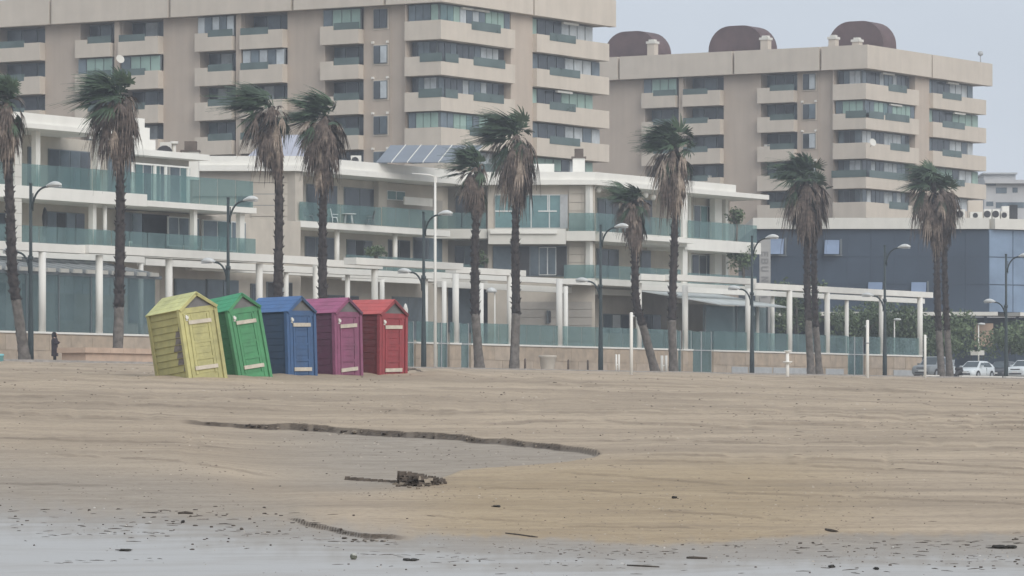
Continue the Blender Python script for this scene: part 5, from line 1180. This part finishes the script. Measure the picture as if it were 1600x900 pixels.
        mb = MB(); mb.box(-.30,-.285,min(sy*(hw-.02),sy*(hw+.006)),max(sy*(hw-.02),sy*(hw+.006)),.35,zb); P("door_seam", mb, M['darkbox'])
    zl = st[1][2]
    mb = MB(); mb.box(L/2-.14,L/2-.02,-hw*.46,hw*.46,zl-.22,zl-.06); P("grille", mb, M['darkbox'])
    mb = MB(); mb.box(L/2-.10,L/2+.012,-hw*.62,hw*.62,st[0][1]+.02,st[0][1]+.14); P("air_intake", mb, M['darkbox'])
    mb = MB(); mb.box(L/2+.005,L/2+.03,-.26,.26,st[0][1]+.17,st[0][1]+.28); P("number_plate", mb, PLATE)
    return o
WH = mat('white_car_paint', (.66,.70,.71), .25, .04, 2, 0, .5); DK = mat('dark_car_paint', (.045,.047,.052), .3, .1, 2, 0, .5); GY = mat('grey_car_paint', (.26,.28,.29), .3, .06, 2, 0, .5)
car("parked_car", "white hatchback parked facing the beach right of the double palm", "car", 1524, 158.6, WH, 4.2, 1.76, 1.44)
car("parked_car", "dark off-roader with pale bonnet half hidden by the double palm", "car", 1459, 159.8, GY, 4.5, 1.86, 1.75, 'suv')
car("parked_car", "dark car in shadow between the white hatchback and the lamp post", "car", 1567, 159.6, DK, 4.3, 1.78, 1.5, 'hatch', .12)
car("parked_car", "white car cut by the frame's edge with its dark grille in view", "car", 1602, 157.8, WH, 4.4, 1.82, 1.6, 'suv', .05)
# scooter leaning by the double palm
c = on_prom(1494, 156.8); o = thing("motor_scooter", "white scooter with raised windshield parked between palm and hatchback", "scooter", (*c, PZ+.01), rot=(0,0,math.atan2(-U[1],-U[0])-.25)); P = lambda nm, mb, m_: part(nm, mb, m_, o, local=True)
for wx in (.62,-.55): mb = MB(); mb.tube([(wx,-.05,.25),(wx,.05,.25)], [.25,.25], 16); P("wheel", mb, TYRE)
mb = MB(); mb.tube([(.62,0,.3),(.50,0,.65),(.42,0,1.02)], [.09,.10,.07], 10); mb.box(.40,.52,-.20,.20,.35,.90); P("front_shield", mb, WH)
mb = MB(); mb.tube([(.42,0,.32),(.0,0,.28),(-.2,0,.45),(-.75,0,.62)], [.12,.12,.19,.12], 10); P("body", mb, M['darkbox'])
mb = MB(); mb.tube([(.05,0,.72),(-.3,0,.76),(-.72,0,.80)], [.10,.13,.09], 10); P("seat", mb, M['darkbox'])
mb = MB(); mb.hexa([(.50,-.2,1.0),(.50,.2,1.0),(.52,.2,1.0),(.52,-.2,1.0),(.34,-.16,1.45),(.34,.16,1.45),(.36,.16,1.45),(.36,-.16,1.45)]); P("windshield", mb, M['curtain'])
mb = MB(); mb.tube([(.40,-.34,1.02),(.42,0,1.0),(.40,.34,1.02)], [.025,.03,.025], 8); P("handlebar", mb, M['darkbox'])

# ------------------------------------------------------------------ the worn ledge in the sand, ball, sticks, litter
CL = mat('wet_sand_clod', (.105,.083,.065), .85, .35, 6, .4, .2); CLT = mat('sand_clod_top', (.27,.225,.175), .9, .2, 6, .3, .1)
def blob(mb, c, rx, ry, rz, R, n=8):
    prof = [(.30,-.5),(.95,-.3),(1.0,.15),(.8,.45),(.3,.5)]; b = len(mb.v); m_ = len(prof)
    for r, z in prof:
        for j in range(n): th = 2*math.pi*j/n; q = R.uniform(.75,1.15); mb.v.append((c[0]+rx*r*q*math.cos(th), c[1]+ry*r*q*math.sin(th), c[2]+rz*z*R.uniform(.85,1.15)))
    for i in range(m_-1):
        for j in range(n): mb.f.append((b+i*n+j, b+i*n+(j+1) % n, b+(i+1)*n+(j+1) % n, b+(i+1)*n+j)); mb.sm.append(False)
    mb.f.append(tuple(b+j for j in reversed(range(n)))); mb.sm.append(False); mb.f.append(tuple(b+(m_-1)*n+j for j in range(n))); mb.sm.append(False)
R = random.Random(5)
X0, Y0 = ground_hit(655, 758); ld = thing("sand_ledge", "dark undercut ledge of crumbling wet sand with a straight low edge to its side", "sand ledge", (X0, Y0, sand_z(X0, Y0)))
def gp(x, y): X_, Y_ = ground_hit(x, y); return X_, Y_, sand_z(X_, Y_)
def clod(x0, x1, yt, yb, dep, m_, jitter=1.0, floor=None):
    X_, Y_ = ground_hit((x0+x1)/2, floor); s_ = Y_/FPX; zt, zb = (HY-yt)*s_, (HY-yb)*s_-.012; a, b_ = K(x0)*Y_, K(x1)*Y_; j = lambda q: R.uniform(-q, q)*jitter
    mb = MB(); y0 = Y_-dep*.5+j(.03)
    mb.hexa([(a+j(.01),y0,zb),(b_+j(.01),y0,zb),(b_,Y_+.35,zb),(a,Y_+.35,zb),(a+j(.02)+.006,y0+.05+j(.02),zt+j(.008)),(b_+j(.02)-.006,y0+.05+j(.02),zt+j(.008)),(b_-.01,Y_+.35,zt+j(.005)),(a+.01,Y_+.35,zt)]); part("clod", mb, m_, ld)
top = lambda x: np.interp(x, [619,650,665,680,697], [736.5,738,742,744,749]); bot = lambda x: np.interp(x, [538,600,619,640,655,668,685,697], [750,754,756,758,760,759,756,751])
clod(619, 625, 736.5, 756, .0, CL, 1, 756)
for r_ in range(5):
    x = 624.0
    while x < 693:
        w = R.uniform(4,12); t_, b_ = top(x+w/2), bot(x+w/2); h = (b_-t_)/5
        clod(x, min(x+w,696), t_+r_*h+R.uniform(-.2,.9), t_+(r_+1)*h+.8, .08*r_+R.uniform(0,.14), CLT if R.random() < .22 else CL, 1, b_); x += w*.97
x = 538.0
while x < 619:
    w = R.uniform(7,13); yt = np.interp(x, [538,560,619],[745,747,751.5]); hb = np.interp(x, [538,575,619],[5.2,4.2,3.2]); clod(x, x+w, yt+R.uniform(-.3,.3), yt+hb, .02, CL, .6, yt+hb); x += w*.98
for i in range(26):
    x = R.uniform(612,700); X_, Y_ = ground_hit(x, bot(x)+R.uniform(.5,5)); mb = MB(); blob(mb, (X_, Y_, sand_z(X_, Y_)+.01), R.uniform(.015,.05), R.uniform(.015,.05), R.uniform(.02,.05), R, 6); part("crumb", mb, CL if R.random() < .6 else CLT, ld)
# clods along the long cut edge
def edge_clods(name, label, xs_, rows, x0, x1, hpx, seed):
    R2 = random.Random(seed); xa = (x0+x1)/2; c = gp(xa, np.interp(xa, xs_, rows)+4); o = thing(name, label, "sand edge", c); x = x0
    while x < x1:
        w = R2.uniform(3,9); y = np.interp(x, xs_, rows); h = hpx(x); X_, Y_ = ground_hit(x, y+h+1); s_ = Y_/FPX; zb = sand_z(X_, Y_)+h*s_
        if R2.random() < .40:
            mb = MB(); hh = h*s_*R2.uniform(.25,.65); blob(mb, (X_+w*s_/2, Y_+R2.uniform(-.10,.15), float(zb)-h*s_+hh*.30), w*s_*.55, .16, hh, R2, 7); part("clod", mb, CL if R2.random() < .75 else CLT, o)
        x += w
edge_clods("sand_cut_edge", "long dark cut edge curving across the beach above the damp hollow", *SC1, 300, 936, lambda x: np.interp(x, [300,420,850,936],[3,8,7.5,5]), 21)
edge_clods("sand_cut_edge", "short dark cut at the seaward tip of the yellow sand bar", *SC2, 452, 620, lambda x: np.interp(x, [452,500,560,620],[5,6.5,5,2]), 22)
# ball
X_, Y_ = ground_hit(552.5, 874.5); z_ = sand_z(X_, Y_); r = 5.6*Y_/FPX
bm_ = bpy.data.materials.new("ball_felt"); bm_ = mat('weathered_ball', (.17,.175,.14), .9, .4, 30, .3)
o = thing("beach_ball", "small weathered grey ball with a pale top lying at the water's edge", "ball", (X_, Y_, z_+r*.85), rot=(.3,.2,.4))
mb = MB(); pr = [(r*math.sin(math.pi*i/12)+.0003, -r*math.cos(math.pi*i/12)) for i in range(13)]; mb.lathe(pr, 18); part("shell", mb, bm_, o, local=True)
mb = MB(); pr = [(r*1.012*math.sin(math.pi*(.66+.34*i/6))+.0002, -r*1.012*math.cos(math.pi*(.66+.34*i/6))) for i in range(7)]; mb.lathe(pr, 18); part("pale_cap", mb, mat('ball_cap_pale', (.42,.42,.38), .9, .2, 30), o, local=True)  # paler cap over the upper part of the shell
# larger sticks and weed clumps, each its own
STK = mat('driftwood', (.088,.072,.058), .9, .35, 20); WEED = mat('dark_weed', (.040,.036,.030), .85, .4, 20)
def stick(label, pts, r):
    P3 = []
    for x, y in pts: a = gp(x, y); P3.append((a[0], a[1], a[2]+r*.6))
    mb = MB(); mb.tube(P3, [r*.6]+[r]*(len(P3)-2)+[r*.5], 7); solo("driftwood_stick", mb, STK, P3[0], label, "stick")
stick("reddish stick lying along the bar's lower edge", [(790,834),(806,836),(824,838.5),(840,840)], .011)
stick("short thick stick on the wet sand left of the bar's tip", [(279,803.5),(290,803),(301,803.5)], .022)
stick("dark stick lying at the wet line right of centre", [(1073,873),(1084,873.5),(1105,874)], .018)
stick("long thin stick on the wet sand below the bar", [(980,884.5),(1003,885.5),(1030,887)], .012)
stick("dark stick on the dry bar near the frame's edge, beside the wrack line", [(1290,829),(1300,831.5),(1308,832)], .022)
def weed(label, x, y, w, h, seed):
    R2 = random.Random(seed); a = gp(x, y); s_ = a[1]/FPX; mb = MB()
    for i in range(5): blob(mb, (a[0]+R2.uniform(-.35,.35)*w*s_, a[1]+R2.uniform(-.06,.06), a[2]+h*s_*.35), w*s_*R2.uniform(.2,.4), .07, h*s_*R2.uniform(.6,1.1), R2, 7)
    for i in range(3): mb.tube([(a[0]+R2.uniform(-.5,.5)*w*s_, a[1], a[2]+.01), (a[0]+R2.uniform(-.9,.9)*w*s_, a[1]+.03, a[2]+.012)], [.008,.004], 5)
    solo("weed_clump", mb, WEED, a, label, "seaweed")
weed("dark weed clump on the yellow bar below the ledge's end", 776, 792.5, 10, 4, 1); weed("dark clump alone on the dry bar right of centre", 1054, 779, 8, 5, 2); weed("dark weed on the wet sand left of the ball", 195, 861, 18, 4, 3); weed("weed heap by the wet line under the ball's right", 642, 876, 20, 4, 4); weed("dark lump near the bottom edge, right of centre", 1300, 887, 11, 5, 5); weed("round dark lump at the bottom edge beside another lump", 1369, 890, 7, 5, 6); weed("flat wrack patch by the frame's edge", 1570, 857, 34, 6, 7); weed("small dark lump on the wet sand left of centre", 286, 817, 6, 5, 8)
# uncountable small litter: chips, twigs, shells
R = random.Random(77); mb = MB(); ms = MB(); mc = MB(); 
def bit(mbx, x, y, w, h, long_=False):
    a = gp(x, y); s_ = a[1]/FPX
    if long_:
        dxp = R.uniform(-.5,.5)*w; b_ = gp(x+w, y+R.uniform(-.10,.10)*w); m1 = ((a[0]+b_[0])/2, (a[1]+b_[1])/2+R.uniform(-.05,.05), (a[2]+b_[2])/2+h*s_*.4)
        mbx.tube([(a[0],a[1],a[2]+h*s_*.2), m1, (b_[0],b_[1],b_[2]+h*s_*.2)], [h*s_*.2, h*s_*.4, h*s_*.15], 5, False)
    else: blob(mbx, (a[0],a[1],a[2]+h*s_*.2), w*s_*.5, w*s_*.5, h*s_, R, 6)
for i in range(210):        # wet wrack zone
    x = R.uniform(-10,1610); lo = np.interp(x, [0,450,600,1100,1600],[790,800,848,852,838]); y = lo+abs(R.gauss(0,1))*24
    if y > 898: continue
    q = R.random(); bit(mc if q > .9 else mb, x, y, R.uniform(1.5,6), R.uniform(1.0,2.6), False) if q < .45 or q > .9 else bit(mb, x, y, R.uniform(4,20), R.uniform(.5,1.3), True)
for i in range(120):        # dry sand
    x = R.uniform(-10,1610); y = R.uniform(598,835); q = R.random()
    bit(mb, x, y, R.uniform(1.5,4), R.uniform(.8,2.0)) if q < .5 else bit(mb, x, y, R.uniform(4,16), R.uniform(.5,1.1), True)
for i in range(130):        # patch of clutter left of the bar's tip and the wrack line at the frame's edge
    if i % 2: x, y = R.gauss(300,130), R.gauss(822,16)
    else: x = R.uniform(1230,1600); y = np.interp(x, [1230,1430,1600],[893,896,878])+R.gauss(0,7)-(R.random() < .4)*36
    if y > 898 or y < 780: continue
    bit(mb, x, y, R.uniform(3,9), R.uniform(1.4,3.4)) if R.random() < .5 else bit(mb, x, y, R.uniform(8,24), R.uniform(1,2), True)
for rows in ([(60,879),(160,876),(250,873)], [(360,824),(380,834),(430,836),(470,842),(560,848),(620,852)], [(800,864),(900,863),(960,864),(1060,859),(1150,853)], [(840,888),(960,884),(1040,886)], [(1400,857),(1480,853),(1590,855)], [(60,838),(180,832),(260,834)], [(1440,846),(1520,845)], [(560,866),(700,871),(760,875)], [(1480,880),(1560,874),(1610,884)]):
    for (xa, ya), (xb, yb) in zip(rows[:-1], rows[1:]):
        nst = int((xb-xa)/7)
        for j in range(nst):
            if R.random() < .55: f = j/nst; bit(mb, xa+(xb-xa)*f+R.uniform(-5,5), min(898, ya+(yb-ya)*f+R.gauss(0,1.8)), R.uniform(4,17), R.uniform(.5,1.5), True)
solo("beach_litter", mb, STK, (0, 60, 0), "scattered dark chips, twigs and weed washed over the sand", "litter", kind="stuff")
solo("shell_fragments", mc, mat('shell', (.62,.60,.55), .6, .1, 20), (0, 60, 0), "pale broken shells scattered along the wet line", "shells", kind="stuff")

# crumbs of sand too small and many to count
rs_ = np.random.RandomState(12); NC = 6500
u_ = rs_.rand(NC); Yc_ = 1.0/(u_/44.0+(1-u_)/190.0); pxc = rs_.uniform(-40, 1640, NC); Xc_ = (pxc-800)/FPX*Yc_
msk = fbm(Xc_*.55+40, Yc_*.22, 3)+rs_.uniform(-.12,.12,NC) > .03; Xc_, Yc_ = Xc_[msk], Yc_[msk]; zc_, _, fc_, _, _ = beach_fields(Xc_, Yc_)
mb = MB(); mb2 = MB(); R = random.Random(31)
for X_, Y_, z_, f_ in zip(Xc_, Yc_, zc_, fc_):
    if f_ > .75 and R.random() < .8: continue
    s_ = float(Y_)/FPX; w = R.uniform(1.5,6.5)*s_; h = R.uniform(.6,1.7)*s_; d_ = w*R.uniform(.6,1.6); x0, y0, z0 = float(X_), float(Y_), float(z_)-.003
    (mb if R.random() < .8 else mb2).add([(x0-w*.5,y0,z0),(x0,y0-d_*.4,z0),(x0+w*.5,y0+R.uniform(-.2,.2)*d_,z0),(x0+R.uniform(-.1,.1)*w,y0+d_*.5,z0),(x0+R.uniform(-.2,.2)*w,y0,z0+h)], [(0,1,4),(1,2,4),(2,3,4),(3,0,4)])
solo("sand_crumbs", mb, mat('sand_crumb', (.150,.120,.094), .95, .3, 20), (0, 60, 0), "small clods and crumbs strewn all over the sand", "crumbs", kind="stuff")
solo("pale_grit", mb2, mat('pale_grit', (.50,.43,.35), .95, .2, 20), (0, 60, 0), "pale grit and broken shell strewn over the sand", "grit", kind="stuff")
# ------------------------------------------------------------------ sea haze in the air
def haze(density):
    mb = MB(); mb.box(-420, 420, -60, 640, -4.8, 46.0)
    m = bpy.data.materials.new("sea_haze"); m.use_nodes = True; n = m.node_tree.nodes; l = m.node_tree.links
    for x in list(n):
        if x.type == 'BSDF_PRINCIPLED': n.remove(x)
    v = n.new("ShaderNodeVolumePrincipled"); v.inputs['Color'].default_value = (.90,.94,1.0,1); v.inputs['Density'].default_value = density; v.inputs['Anisotropy'].default_value = .2
    l.new(v.outputs[0], n["Material Output"].inputs['Volume'])
    solo("haze", mb, m, (0,0,0), "thin sea haze in the air", "haze", kind="stuff")
HAZE = 0.00050
if HAZE > 0: haze(HAZE)
